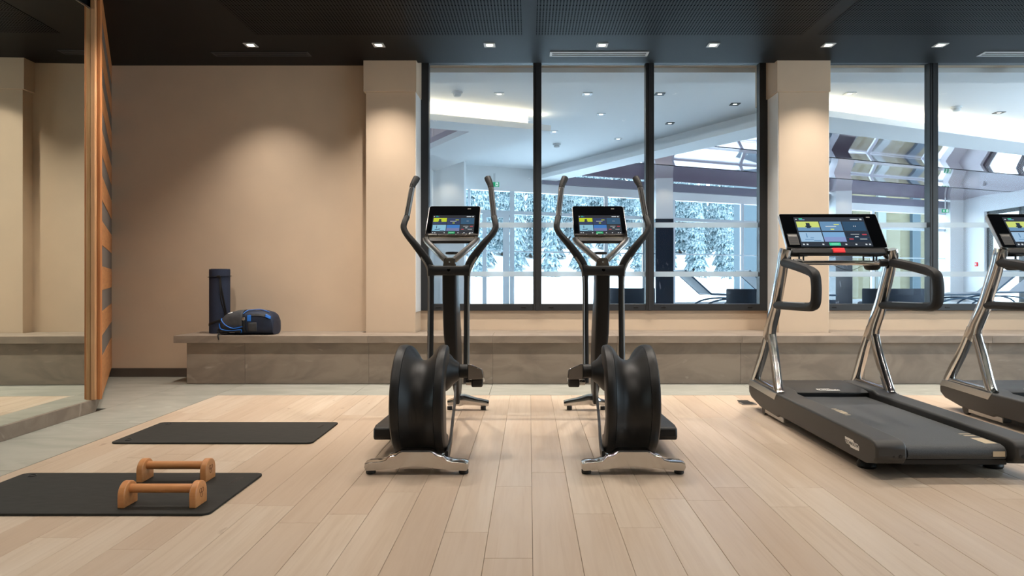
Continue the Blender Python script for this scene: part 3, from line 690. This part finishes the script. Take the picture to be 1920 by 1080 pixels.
    for sx in (-1, 1):
        MB().sweep([T(sx * .30, .04, -.03), T(sx * .335, -.02, -.03), (sx * .362, 4.70 - Y0, 1.14)], .05, .05, ref=(1, 0, 0)).build('console_arm', 'chrome', t)
    # maker's badges: on the left and right rail and the hood
    stepped = [(-.078, .021), (.012, .021), (.024, .011), (.062, .011), (.078, .002), (.078, -.020), (.056, -.020), (.056, -.013), (.052, -.022), (-.012, -.022), (-.024, -.012), (-.060, -.012), (-.072, -.006)]
    for sx in (-1, 1):
        m = MB(); yb, zb_ = 3.605 - Y0, .128
        m.loop([[(sx * (HW + q), yb + sx * a, zb_ + b) for a, b in stepped] for q in (-.001, .0012)])
        bd = m.build('badge', 'badge', t, smooth=False)
        mt = Matrix.Translation((sx * (HW + .0016), yb, zb_ - .001)) @ Matrix.Rotation(sx * math.pi / 2, 4, 'Z') @ Matrix.Rotation(math.pi / 2, 4, 'X')
        text_mesh('badge_lettering', 'TECHNOGYM', .0235, 'print_dark', bd, mt)
    m = MB(); m.loop([[(a, 4.852 - Y0 + b, .2085 + q + .12 * b) for a, b in stepped] for q in (-.003, .0012)]); bd = m.build('badge', 'badge', hood, smooth=False)
    text_mesh('badge_lettering', 'TECHNOGYM', .0235, 'print_dark', bd, Matrix.Translation((0, 4.852 - Y0, .2103)) @ Matrix.Rotation(math.radians(6.8), 4, 'X'))
    return t
tm = treadmill(); tm.location = (2.125, 4.3, 0)
tm['label'] = 'black and chrome treadmill with a wide screen, seen whole beside the cross trainer'
t2 = copy_tree(tm); t2.location = (3.608, 4.3, 0); t2['label'] = 'black and chrome treadmill cut off by the right edge of the photo'

# floor socket by the treadmill
fb = thing('floor_socket', (1.74, 5.44, 0), 'small black floor socket with open lid beside the whole treadmill', 'socket')
B(1.685, 1.80, 5.39, 5.50, .0005, .006).build('rim', 'steel', fb, smooth=False)
B(1.70, 1.785, 5.405, 5.485, .006, .007).build('well', 'black', fb, smooth=False)
B(1.70, 1.785, 5.505, 5.575, .0008, .006).build('lid', 'black', fb, bevel=.001)

# ================================================================== MATS, PARALLETTES, BENCH ITEMS
def mat_thing(x0, x1, y0, y1, label):
    t = thing('exercise_mat', ((x0 + x1) / 2, (y0 + y1) / 2, 0), label, 'mat', 'black exercise mats on the floor')
    q = round_poly(x1 - x0, y1 - y0, .035, 6); cx, cy = (x0 + x1) / 2, (y0 + y1) / 2
    m = MB(); m.loop([[(cx + a, cy + b, z) for a, b in q] for z in (.0006, .0105)]); m.build('mat_body', 'rubber', t, bevel=.002)
    for yy in (y0 + .07, y1 - .055):
        ring = [(x0 + .075 + .017 * math.cos(a), yy + .017 * math.sin(a), .0105) for a in [2 * math.pi * k / 24 for k in range(24)]]
        e = MB().tube(ring, .004, 8, closed=True).build('eyelet', 'black', t)
        MB().cyl((x0 + .075, yy, .0095), (x0 + .075, yy, .0112), .013, n=20).build('eyelet_hole', 'dark', e)
    m = MB()
    for k in range(5): m.box(x1 - .10 + k * .006, x1 - .096 + k * .006, y1 - .20 + k * .01, y1 - .09 + k * .004, .0102, .0108)
    m.build('embossed_mark', 'black', t, smooth=False)
mat_thing(-2.53, -1.31, 4.116, 4.706, 'plain black exercise mat lying further back on the floor')
mat_thing(-2.565, -1.35, 2.872, 3.478, 'black exercise mat with two wooden push-up bars standing on it')

def parallette(xl, y, label):
    L_, th, dp, hh = .338, .030, .105, .106; z0 = .0106
    t = thing('push_up_bar', (xl + L_ / 2, y, z0), label, 'push-up bar', 'wooden push-up bars on the front mat')
    prof = [(-dp / 2, 0), (dp / 2, 0)] + [(dp / 2 * math.cos(a), hh - dp / 2 + (dp / 2) * math.sin(a)) for a in [math.pi * k / 14 for k in range(15)]]
    for a in (xl, xl + L_ - th):
        m = MB(); m.loop([[(x, y + p, z0 + z) for p, z in prof] for x in (a, a + th)]); e = m.build('end_block', 'beech', t, bevel=.004, loc=(a - xl - L_ / 2 + .1, 0, 0))
        if a > xl:
            for k in range(3):
                an = 2 * math.pi * k / 3 + .5; c = (y + .011 * math.cos(an), z0 + .058 + .013 * math.sin(an))
                rg = [(a + th + .0002, c[0] + .009 * math.cos(b), c[1] + .010 * math.sin(b)) for b in [2 * math.pi * j / 18 for j in range(18)]]
                MB().tube(rg, .0011, 6, closed=True).build('burnt_emblem', 'burn', t)
    MB().cyl((xl + th * .8, y, z0 + .072), (xl + L_ - th * .8, y, z0 + .072), .0195, n=24).build('round_handle', 'beech', t)
parallette(-1.902, 3.355, 'wooden push-up bar further from the camera on the mat')
parallette(-1.770, 2.985, 'wooden push-up bar nearer the camera on the mat')

# rolled mat on the bench
rm = thing('rolled_mat', (-3.045, 6.72, .462), 'navy rolled exercise mat standing upright on the bench', 'rolled mat')
ring = []; turns = 3.2; n_ = 110
sp_o = [(.096 - .017 * (k / n_) * turns / 1.0) for k in range(n_ + 1)]
m = MB(); m.lathe([(.463, .092), (.465, .096), (1.088, .096), (1.091, .093), (1.091, .03), (1.07, .028)], (-3.045, 6.72, 0), 'z', 40); m.build('rolled_foam', 'navy', rm)
sp = [(-3.045 + (.09 - .055 * k / 80) * math.cos(k * .22), 6.72 + (.09 - .055 * k / 80) * math.sin(k * .22), 1.0915) for k in range(81)]
MB().tube(sp, .0022, 5).build('roll_seam', 'strap', rm)
def ringz(z, tilt): return [(-3.045 + .0975 * math.cos(a), 6.72 + .0975 * math.sin(a), z + tilt * math.cos(a)) for a in [2 * math.pi * k / 32 for k in range(32)]]
MB().sweep(ringz(1.018, .006), .004, .022, ref=(0, 0, 1), closed=True).build('strap_loop', 'strap', rm)
MB().sweep(ringz(.578, .035), .022, .004, ref=(0, 0, 1), closed=True).build('strap_loop', 'strap', rm)
MB().sweep(smooth_path([(-3.0, 6.632, 1.02), (-2.99, 6.62, .93), (-2.972, 6.635, .80), (-2.958, 6.655, .68), (-2.955, 6.66, .60)], 5), .020, .004, ref=(1, 0, 0)).build('carry_strap', 'strap', rm)
MB().sweep(smooth_path([(-3.005, 6.63, 1.02), (-2.995, 6.615, .90), (-2.985, 6.62, .78), (-2.965, 6.64, .68), (-2.96, 6.655, .60)], 5), .012, .004, ref=(1, 0, 0)).build('carry_strap', 'strap', rm)
B(-3.03, -2.995, 6.615, 6.628, 1.005, 1.03).build('buckle', 'black', rm, bevel=.004)

# backpack lying on the bench
bp_ = thing('backpack', (-2.69, 6.60, .462), 'dark blue backpack with bright blue piping lying on the bench', 'backpack')
xb0 = -2.945; yb0 = 6.60; zb0 = .462
def pack_ring(t, grow=0.0):
    # t 0..1 along the bag from its top (left) to its base (right)
    hs = [(.0, .115), (.06, .165), (.15, .200), (.3, .220), (.5, .228), (.75, .230), (.9, .216), (.97, .19), (1, .15)]
    for (a, ha), (b, hb) in zip(hs, hs[1:]):
        if a <= t <= b: h = ha + (hb - ha) * (t - a) / (b - a); break
    wd = .135 * (0.72 + .28 * math.sin(math.pi * min(1, .25 + t * .55))); h += grow; wd += grow
    if t > .95: wd *= .93
    x = xb0 + .505 * t; out = []
    for k in range(24):
        a = 2 * math.pi * k / 24; ca, sa = math.cos(a), math.sin(a); e = .55
        yy = wd * math.copysign(abs(ca) ** e, ca); zz_ = h / 2 * math.copysign(abs(sa) ** e, sa)
        out.append((x, yb0 + yy, zb0 + .003 + max(0, h / 2 + zz_)))
    return out
m = MB(); m.loop([pack_ring(t) for t in (0, .03, .08, .15, .25, .35, .45, .55, .65, .75, .85, .92, .97, 1)]); m.build('main_body', 'pack', bp_, angle=70)
def on_pack(t, ang, grow=.004):
    r = pack_ring(t, grow); f = ang / (2 * math.pi) * 24; i = int(f) % 24; j = (i + 1) % 24; q = f - int(f)
    return Vector(r[i]).lerp(Vector(r[j]), q)
def patch(name, m_, t0, t1, a0, a1, grow, nt=8, na=8):
    m = MB(); vs_ = []; fs = []
    for i in range(nt + 1):
        for j in range(na + 1): vs_.append(on_pack(t0 + (t1 - t0) * i / nt, math.radians(a0 + (a1 - a0) * j / na), grow))
    for i in range(nt):
        for j in range(na): fs.append((i * (na + 1) + j, i * (na + 1) + j + 1, (i + 1) * (na + 1) + j + 1, (i + 1) * (na + 1) + j))
    m.add(vs_, fs); o = m.build(name, m_, bp_, angle=80)
    md = o.modifiers.new('thickness', 'SOLIDIFY'); md.thickness = .006; md.offset = -1; return o
# camera side of the bag is around angle 180 deg (y negative): angles 90 = top, 270 = bottom
patch('front_pocket', 'pack_grey', .05, .46, 95, 195, .010)
patch('lower_pocket', 'pack_grey', .03, .42, 200, 225, .012)
patch('side_panel', 'pack_grey', .56, .72, 180, 215, .006)
patch('compression_strap', 'pack_grey', .60, .88, 150, 162, .008)
patch('strap_end', 'pack_blue', .88, .97, 145, 165, .010)
patch('strap_end', 'pack_blue', .55, .62, 158, 178, .012)
patch('printed_flash', 'pack_white', .16, .24, 120, 128, .0125)
patch('printed_label', 'pack_white', .20, .30, 222, 226, .014)
def pipe(pts, r=.005, mname='pack_blue', nme='piping'):
    MB().tube(smooth_path([on_pack(t, math.radians(a), g_) for t, a, g_ in pts], 6), r, 8).build(nme, mname, bp_)
pipe([(.05, 135, .012), (.07, 165, .014), (.15, 185, .014), (.30, 195, .014), (.47, 190, .012)])
pipe([(.02, 165, .012), (.05, 190, .014), (.15, 204, .014), (.28, 207, .014), (.42, 203, .014), (.44, 212, .014), (.41, 228, .014)])
pipe([(.47, 150, .010), (.52, 120, .010), (.60, 108, .010), (.75, 105, .010), (.92, 112, .010)], .004)
pipe([(.5, 165, .010), (.49, 195, .012), (.5, 225, .010)], .009, 'strap', 'buckle_strap')
p = on_pack(.485, math.radians(172), .014); B(p.x - .016, p.x + .016, p.y - .008, p.y + .006, p.z - .012, p.z + .014).build('buckle', 'steel', bp_, bevel=.004)
MB().sweep(smooth_path([(-2.93, 6.56, .545), (-2.965, 6.53, .52), (-2.96, 6.50, .485), (-2.925, 6.49, .478), (-2.86, 6.485, .478)], 5), .03, .012, ref=(0, 1, 0)).build('shoulder_strap', 'strap', bp_)
MB().sweep(smooth_path([(-2.935, 6.47, .480), (-2.925, 6.43, .474), (-2.918, 6.404, .468), (-2.915, 6.398, .45), (-2.908, 6.396, .425)], 5), .012, .004, ref=(1, 0, 0)).build('loose_strap', 'strap', bp_)
MB().tube(smooth_path([(-2.945, 6.60, .55), (-2.975, 6.60, .575), (-2.96, 6.60, .60), (-2.92, 6.60, .605)], 5), .007, 8).build('haul_loop', 'strap', bp_)

# ================================================================== THE LOUNGE BEHIND THE GLASS
LF = 0.30
def fac(x): return 15.67 + .43 * x                       # plan line of the far glazed facade
def fpx(px): k = (px - PX) / F; return k * 15.67 / (1 - .43 * k)
tag(MB().prism([(-6, 7.45), (15, 7.45), (15, 22.2), (-6, 13.2)], .1, LF).build('floor_lounge', 'lounge_floor', smooth=False), kind='structure')
UC = 3.50
tag(MB().prism([(-6, 7.45), (15, 7.45), (15, 22.3), (-6, 13.3)], UC, UC + .2).build('ceiling_lounge', 'lounge_white', smooth=False), kind='structure')
tag(B(-6.2, -6, 7.45, 13.3, 0, 3.7).build('wall_lounge_left', 'lounge_white', smooth=False), kind='structure')
bl = MB(); bl.box(-1.3, 7.8, 7.46, 7.85, 3.25, UC); tag(bl.build('trim_1', 'lounge_white', smooth=False), kind='structure')
def ring_band(outer, inner, z0, z1):
    m = MB(); n = len(outer)
    for i in range(n - 1):
        a, b, c, d_ = outer[i], outer[i + 1], inner[i + 1], inner[i]
        m.prism([a, b, c, d_], z0, z1)
    return m
# dropped soffit on the right, framing the glossy ceiling
S2o = [(.12, 15.62), (1.17, 13.9), (3.80, 9.33), (8.22, 11.34), (13.3, 13.55)]
S2i = [(.59, 15.85), (2.05, 13.4), (4.02, 10.28), (9.08, 12.5), (13.3, 14.3)]
so2 = tag(ring_band(S2o, S2i, 3.25, 3.34).build('trim_2', 'lounge_white', smooth=False), kind='structure')
in2 = [((a[0] * .72 + b[0] * .28), (a[1] * .72 + b[1] * .28)) for a, b in zip(S2o, S2i)]
ring_band(in2, S2i, 3.34, UC).build('soffit_upstand', 'lounge_white', so2, smooth=False)
S1o = [(-6, 7.71), (.334, 10.43), (-2.07, 14.5)]
S1i = [(-6, 8.30), (-.916, 10.47), (-2.9, 13.9)]
so1 = tag(ring_band(S1o, S1i, 3.25, 3.34).build('trim_3', 'lounge_white', smooth=False), kind='structure')
in1 = [((a[0] * .72 + b[0] * .28), (a[1] * .72 + b[1] * .28)) for a, b in zip(S1o, S1i)]
ring_band(in1, S1i, 3.34, UC).build('soffit_upstand', 'lounge_white', so1, smooth=False)
MB().prism([(-6, 8.3), (-.916, 10.47), (-2.9, 13.9), (-6, 12.9)], 3.345, 3.36).build('glossy_panel', 'gloss_maroon', so1, smooth=False)
# glossy stepped ceiling: three shallow vaults running along the facade
u = Vector((.919, .395)); vv = Vector((-.395, .919))
m = MB(); base = Vector((4.02, 10.28)); nS = 3; depth = 6.3
for sidx in range(nS):
    rings = []
    for k in range(9):
        q = (sidx + k / 8) / nS * depth; zc = 3.352 + .012 * sidx + .05 * math.sin(math.pi * k / 8) + (.02 if k == 8 else 0)
        p0 = base + vv * q; 
        lft = p0 - u * (q * .16); rgt = p0 + u * 13.0
        rings.append([(lft.x, lft.y, zc), (rgt.x, rgt.y, zc)])
    vs_ = [p for r in rings for p in r]; m.add(vs_, [(2 * i, 2 * i + 1, 2 * i + 3, 2 * i + 2) for i in range(8)])
m.build('glossy_vaults', 'gloss_maroon', so2, angle=30)
# cove LED strips on the outer lips
def cove(a, b, sof, off):
    a, b = Vector((*a, 3.352)), Vector((*b, 3.352)); dr = (b - a).normalized(); nrm = Vector((-dr.y, dr.x, 0))
    if nrm.y < 0: nrm = -nrm
    MB().sweep([a + nrm * off, b + nrm * off], .025, .02, ref=nrm).build('cove_led', 'cove', sof, smooth=False)
    l = bpy.data.lights.new('cove_lamp', 'AREA'); l.shape = 'RECTANGLE'; L_ = (b - a).length; l.size = L_; l.size_y = .04; l.energy = 3.0 * L_; l.color = (1, .86, .62)
    o = bpy.data.objects.new('cove_lamp', l); col.objects.link(o); o.location = (a + b) / 2 + nrm * (off - .02) + Vector((0, 0, .03))
    z = (-nrm * .45 + Vector((0, 0, 1))).normalized() * -1     # lamp shines along its -Z
    x = dr; y = z.cross(x); o.rotation_euler = Matrix((x, y, z)).transposed().to_euler()
cove((3.9, 9.38), (13.2, 13.5), so2, .10)
cove((-5.9, 7.75), (.22, 10.38), so1, .10)
# fascia and header over the facade, facade glazing
def along(x0, x1, z0, z1, dy0, dy1):
    return MB().prism([(x0, fac(x0) + dy0), (x1, fac(x1) + dy0), (x1, fac(x1) + dy1), (x0, fac(x0) + dy1)], z0, z1)
w3 = thing('window_3', (4, fac(4), LF), kind='structure')
along(.3, 13.3, 3.17, 3.37, -.16, .1).build('fascia', 'violet', w3, smooth=False)
along(-6, 13.3, 2.97, 3.17, -.06, .12).build('header', 'lounge_white', w3, smooth=False)
along(-6, .3, 3.17, 3.52, -.06, .12).build('header', 'lounge_white', w3, smooth=False)
xm = [(-6, .1), (fpx(880), .05), (fpx(960), .10), (fpx(1136), .09), (fpx(1207), .08), (fpx(1262), .10), (fpx(1391), .09), (fpx(1500), .09), (fpx(1560), .09), (fpx(1636), .10), (fpx(1740), .10), (fpx(1786), .1)]
for xc, wd in xm: along(xc - wd / 2, xc + wd / 2, LF, 2.97, -.05, .05).build('mullion', 'facade_frame', w3, smooth=False)
for (a, wa), (b, wb_) in zip(xm, xm[1:]):
    a += wa / 2; b -= wb_ / 2
    along(a, b, 2.45, 2.53, -.045, .045).build('transom', 'facade_frame', w3, smooth=False)
    along(a, b, 1.597, 1.625, -.03, .03).build('glazing_bar', 'facade_frame', w3, smooth=False)
    along(a, b, LF, LF + .10, -.05, .05).build('bottom_rail', 'facade_frame', w3, smooth=False)
    along(a, b, LF + .10, 2.97, -.004, .004).build('glass_pane', 'glass', w3, smooth=False)
# glazed door leaf in the left bay
xa, xb = fpx(905), fpx(955)
for x0_, x1_ in ((xa, xa + .09), (xb - .14, xb)): along(x0_, x1_, LF, 2.45, -.09, -.052).build('door_stile', 'facade_frame', w3, smooth=False)
along(xa, xb, 2.36, 2.45, -.088, -.054).build('door_head', 'facade_frame', w3, smooth=False)
# columns in the lounge
def lounge_column(x0, x1, y0, y1, label, stone):
    t = thing('column', ((x0 + x1) / 2, (y0 + y1) / 2, LF), label, 'column', kind='structure')
    if stone:
        B(x0, x1, y0, y1, LF, 2.43).build('marble_cladding', 'marble', t, smooth=False); B(x0 + .01, x1 - .01, y0 + .01, y1, 2.43, 3.42).build('plaster_top', 'lounge_white', t, smooth=False)
    else: B(x0, x1, y0, y1, LF, 3.5).build('plaster_shaft', 'lounge_white', t, smooth=False)
lounge_column(-2.0, -1.36, 14.3, 14.75, 'white square column in the lounge beside the exit sign', False)
lounge_column(3.03, 3.46, 16.35, 16.78, 'lounge column with dark marble lower half behind the middle window', True)
lounge_column(8.40, 8.86, 18.7, 19.15, 'lounge column with dark marble lower half behind the treadmill screen', True)
B(-6, -2.0, 14.0, 14.3, LF, 3.5).build('wall_return', 'lounge_white', bpy.data.objects['wall_lounge_left'], smooth=False)
# right end wall of the lounge with its window
wr = MB(); wr.box(13.3, 13.6, 19.95, 21.6, LF, 3.5); wr.box(13.3, 13.6, 7.45, 15.5, LF, 3.5); wr.box(13.3, 13.6, 15.5, 19.95, 2.95, 3.5); wr.box(12.9, 13.3, 20.9, 21.5, LF, 3.5)
tag(wr.build('wall_lounge_right', 'lounge_white', smooth=False), kind='structure')
w4 = thing('window_4', (13.4, 17.7, LF), kind='structure')
for y in (19.9, 18.6, 17.2, 15.6): B(13.38, 13.5, y - .05, y + .05, LF, 2.95).build('mullion', 'anthracite', w4, smooth=False)
B(13.38, 13.5, 15.55, 19.95, 2.85, 2.95).build('head', 'anthracite', w4, smooth=False)
B(13.435, 13.445, 15.55, 19.9, LF, 2.85).build('glass_pane', 'glass', w4, smooth=False)
cp = thing('call_point', (13.28, 20.3, 1.42), 'small red fire alarm call point on the white lounge wall', 'fire alarm')
B(13.27, 13.30, 20.22, 20.34, 1.36, 1.48).build('box', 'red', cp, bevel=.01); B(13.262, 13.272, 20.25, 20.31, 1.39, 1.45).build('press_plate', 'badge', cp, smooth=False)
# exit signs
def exit_sign(x, y, z, w_, label):
    t = thing('exit_sign', (x, y, z), label, 'exit sign', 'green exit signs')
    h = w_ * .5
    B(x - w_ / 2, x + w_ / 2, y, y + .03, z, z + h).build('sign_box', 'green_sign', t, bevel=.004)
    m = MB(); m.prism([(x - .30 * w_, z + .85 * h), (x - .20 * w_, z + .85 * h), (x - .20 * w_, z + .5 * h), (x - .10 * w_, z + .5 * h), (x - .25 * w_, z + .15 * h), (x - .40 * w_, z + .5 * h), (x - .30 * w_, z + .5 * h)], y - .002, y + .001, 'y'); m.build('down_arrow', 'sign_white', t, smooth=False)
    m = MB(); m.box(x + .12 * w_, x + .40 * w_, y - .002, y + .001, z + .12 * h, z + .88 * h); m.build('doorway', 'sign_white', t, smooth=False)
    m = MB(); m.prism([(x + .18 * w_, z + .15 * h), (x + .25 * w_, z + .42 * h), (x + .16 * w_, z + .5 * h), (x + .22 * w_, z + .68 * h), (x + .30 * w_, z + .62 * h), (x + .35 * w_, z + .45 * h), (x + .30 * w_, z + .40 * h), (x + .34 * w_, z + .18 * h), (x + .29 * w_, z + .18 * h), (x + .27 * w_, z + .36 * h), (x + .22 * w_, z + .15 * h)], y - .0035, y - .0015, 'y'); m.build('running_figure', 'green_sign', t, smooth=False)
    B(x - .02, x + .02, y + .008, y + .022, z + h, 3.25 if x < 5 else 3.4).build('hanger', 'detector', t, smooth=False)
exit_sign((927 - PX) * 14.6 / F, 14.6, 2.96, .20, 'green exit sign with a down arrow beside the white lounge column')
exit_sign((1773 - PX) * 20.3 / F, 20.3, 2.96, .20, 'far green exit sign over the door behind the treadmills')
# smoke detectors and downlights of the lounge
def detector(px, py, z, label):
    y = (z - 1) * F / (PY - py); x = (px - PX) * y / F
    t = thing('smoke_detector', (x, y, z), label, 'smoke detector')
    MB().lathe([(0, .075), (-.02, .075), (-.024, .066)], (x, y, z), 'z', 24).build('base', 'detector', t)
    MB().lathe([(-.024, .05), (-.045, .055), (-.062, .045), (-.07, .02)], (x, y, z), 'z', 24).build('sensing_head', 'detector', t)
detector(857, 172, UC, 'round smoke detector on lounge ceiling above the glowing cove')
detector(1044, 270, UC, 'round smoke detector on lounge ceiling behind the middle pane')
detector(1793, 200, UC, 'round smoke detector on lounge ceiling at the right window')
def lounge_light(px, py, label, trim='black_trim', z=UC, s=.065, power=0):
    y = (z - 1) * F / (PY - py); x = (px - PX) * y / F
    t = thing('ceiling_spot', (x, y, z), label, 'ceiling light', 'recessed spots of the lounge')
    m = MB()
    for a, b, c, e in ((-s, s, -s, -.03), (-s, s, .03, s), (-s, -.03, -.03, .03), (.03, s, -.03, .03)): m.box(x + a, x + b, y + c, y + e, z - .008, z + .001)
    m.build('trim_ring', trim, t, smooth=False); MB().cyl((x, y, z - .004), (x, y, z), .03, n=16).build('lens', 'lamp_cool', t)
for px, py, lab, tr in ((1237, 176, 'nearest square spot on the lounge ceiling right of the mullion', 'black_trim'), (1378, 195, 'square spot on the lounge ceiling close to the right window jamb', 'black_trim'),
                        (1256, 231, 'square spot on the lounge ceiling above the glossy recess corner', 'black_trim'), (1127, 214, 'square spot on the lounge ceiling high behind the right cross trainer', 'white_trim'),
                        (1159, 260, 'small square spot on the lounge ceiling above the right handlebar', 'white_trim'), (1039, 247, 'square spot beside the soffit corner behind the middle pane', 'white_trim'),
                        (936, 176, 'small spot on lounge ceiling right of the large smoke detector', 'white_trim'), (1101, 176, 'small spot on lounge ceiling at the top of the middle pane', 'white_trim'),
                        (1873, 211, 'square spot on the lounge ceiling behind the far right pane', 'black_trim'), (1593, 175, 'small spot on lounge ceiling behind the pane next to the column', 'white_trim')):
    lounge_light(px, py, lab, tr)
for x, y, z, pw in ((-1.68, 14.0, 3.24, 9), (3.24, 16.05, 3.40, 8), (8.6, 18.4, 3.40, 8), (12.85, 20.4, 3.40, 8)):
    spot((x, y, z), pw, (1, .86, .66), 110, .8, .03)

# lounge furniture
def lounger(x, y, rot, label):
    t = thing('sun_lounger', (0, 0, 0), label, 'sun lounger', 'sun loungers in the lounge')
    m = MB()
    m.sweep([(-.1, 0, .40), (1.25, 0, .36)], .60, .025, ref=(0, 1, 0)); m.build('seat_panel', 'lounger_fabric', t)
    MB().sweep([(-.08, 0, .40), (-.62, 0, .86)], .60, .025, ref=(0, 1, 0)).build('backrest', 'lounger_fabric', t)
    for sy in (-.31, .31):
        MB().tube([(-.62, sy, .86), (-.08, sy, .39), (1.28, sy, .35)], .018, 10).build('side_rail', 'lounger_frame', t)
        MB().tube(smooth_path([(-.30, sy, .005), (-.12, sy, .22), (.25, sy, .30), (.70, sy, .28), (1.0, sy, .16), (1.12, sy, .005)], 5), .018, 10).build('leg_bow', 'lounger_frame', t)
    t.location = (x, y, LF); t.rotation_euler = (0, 0, rot); return t
def from_px(px, y): return (px - PX) * y / F
lounger(from_px(1330, 13.5), 13.5, math.radians(8), 'pale sun lounger behind the right pane, next to the marble column')
lounger(from_px(1445, 14.2), 14.2, math.radians(8), 'pale sun lounger behind the right pane, next to the window jamb')
lounger(from_px(1838, 14.0), 14.0, math.pi + math.radians(-6), 'pale sun lounger behind the treadmill at the right edge')
lounger(from_px(1900, 15.6), 15.6, math.pi + math.radians(-6), 'pale sun lounger furthest right, behind the treadmill frame')
def tub_chair(x, y, rot, wd, label, name='lounge_chair', cat='chair'):
    t = thing(name, (0, 0, 0), label, cat); r = wd / 2
    pts = [(r * math.cos(a), .36 * math.sin(a)) for a in [math.pi * k / 16 for k in range(17)]]
    m = MB(); m.sweep([(a, b, .40) for a, b in pts], .28, .05, ref=(0, 0, 1)); m.build('curved_back', 'sofa', t)
    m = MB(); m.prism([(a * .93, b * .9) for a, b in pts] + [(-r * .93, -.3), (r * .93, -.3)], .16, .32); m.build('seat', 'sofa', t, bevel=.03)
    for sx in (-1, 1):
        for yy in (-.25, .22): MB().cyl((sx * r * .7, yy, .002), (sx * r * .7, yy, .17), .02, n=12).build('leg', 'lounger_frame', t)
    t.location = (x, y, LF); t.rotation_euler = (0, 0, rot)
tub_chair(from_px(1402, 10.6), 10.6, math.pi, .62, 'dark blue tub chair at the lower corner of the right pane')
tub_chair(from_px(1680, 11.0), 11.0, math.pi, 1.05, 'dark blue woven sofa seen through the treadmill handle', 'lounge_sofa', 'sofa')
tub_chair(from_px(1185, 11.6), 11.6, math.pi, .72, 'dark blue tub chair behind the right cross trainer')

# ================================================================== OUTSIDE
gm = MB(); nx, ny = 30, 22; vs_ = []; fs_ = []
def ground_z(x, y):
    dist = y - fac(x) if y > fac(x) else 0
    bank = 1.0 / (1 + math.exp(-(dist - 14) / 2.5)) * .75
    hill = max(0, dist - 44) * .30
    return .12 + bank + hill + .12 * math.sin(x * .31) * math.sin(y * .27)
for i in range(nx + 1):
    for j in range(ny + 1):
        x = -45 + 150 * i / nx; y = 12.5 + 130 * (j / ny) ** 1.3; y = max(y, fac(max(-8, min(x, 13.4))) + .3) if j == 0 else y + fac(max(-8, min(x, 13.4))) - 12.5
        vs_.append((x, y, ground_z(x, y) if j else .12))
for i in range(nx):
    for j in range(ny): fs_.append((i * (ny + 1) + j, (i + 1) * (ny + 1) + j, (i + 1) * (ny + 1) + j + 1, i * (ny + 1) + j + 1))
gm.add(vs_, fs_); tag(gm.build('ground', 'snow', angle=80), kind='structure')
def conifer_mesh(seed, h, r):
    rnd = random.Random(seed); m = MB(); m.cur = 1
    m.cyl((0, 0, -.5), (0, 0, h * .5), .18, .08, n=6); m.cur = 0; L_ = 9
    for k in range(L_):
        z0 = h * (.03 + .93 * k / L_); rr_ = r * (1 - k / L_) ** .85 + .12; z1 = z0 + h * .19; n = 10; vs_ = []
        for j in range(n * 2):
            a = math.pi * j / n; q = rr_ * (rnd.uniform(.85, 1.12) if j % 2 == 0 else rnd.uniform(.5, .68)); vs_.append((q * math.cos(a), q * math.sin(a), z0 + (rnd.uniform(-.25, .0) if j % 2 == 0 else .25)))
        vs_.append((0, 0, min(z1, h))); m.add(vs_, [(j, (j + 1) % (2 * n), 2 * n) for j in range(2 * n)])
    return m
trees = []
for sd, h, r in ((1, 10, 1.0), (2, 11.5, 1.05), (3, 8.5, .92)):
    o = conifer_mesh(sd, h, r).build('conifer', ['needles', 'bark'], smooth=False); trees.append(o)
rt = random.Random(11); cnt = 0
for row_i in range(11):
    dist = 44 + row_i * 3.7
    xx = -8.5 - row_i * .7 + rt.uniform(0, 2.8)
    while xx < 42 + row_i * 2.6:
        src = trees[rt.randrange(3)]
        x = xx; y = fac(min(x, 14)) + dist + rt.uniform(-.4, .4)
        o = src if (cnt < 3 and src.get('label') is None) else src.copy()
        if o is not src: col.objects.link(o)
        o.location = (x, y, ground_z(x, y) - .1); o.rotation_euler = (0, 0, rt.uniform(0, 6.28)); s_ = rt.uniform(.8, 1.1); o.scale = (s_, s_, s_)
        tag(o, 'snow covered conifer in the forest outside the far windows', 'tree', 'conifers on the snowy slope'); cnt += 1
        xx += rt.uniform(2.75, 3.1)
for o in trees:
    if o.get('label') is None: bpy.data.objects.remove(o)
# pale timber house outside, right
ch = thing('timber_house', (11.5, 30, 0), 'pale timber clad house outside behind the lounge windows', 'building')
B(11.6, 17.5, 26, 34, -.2, 7).build('timber_wall', 'chalet', ch, smooth=False)
for k in range(4): B(11.9 + 1.3 * k, 12.2 + 1.3 * k, 25.8, 26.0, -.2, 7).build('cladding_pier', 'chalet_blue' if k % 2 == 0 else 'chalet_pale', ch, smooth=False)
B(9.9, 11.6, 26.5, 33, -.2, 7).build('slate_wing', 'chalet_blue', ch, smooth=False)
MB().prism([(9.5, 7), (18, 7), (13.7, 9.4)], 25.3, 34.5, 'y').build('snowy_roof', 'snow', ch, smooth=False)

portal((XR + .2, 2.6, 1.8), (math.pi / 2, 0, -math.pi / 2 + math.pi), 7.2, 2.3)
portal((4.2, fac(4.2) + .3, 1.65), (math.pi / 2, 0, math.atan(.43)), 20, 2.8)
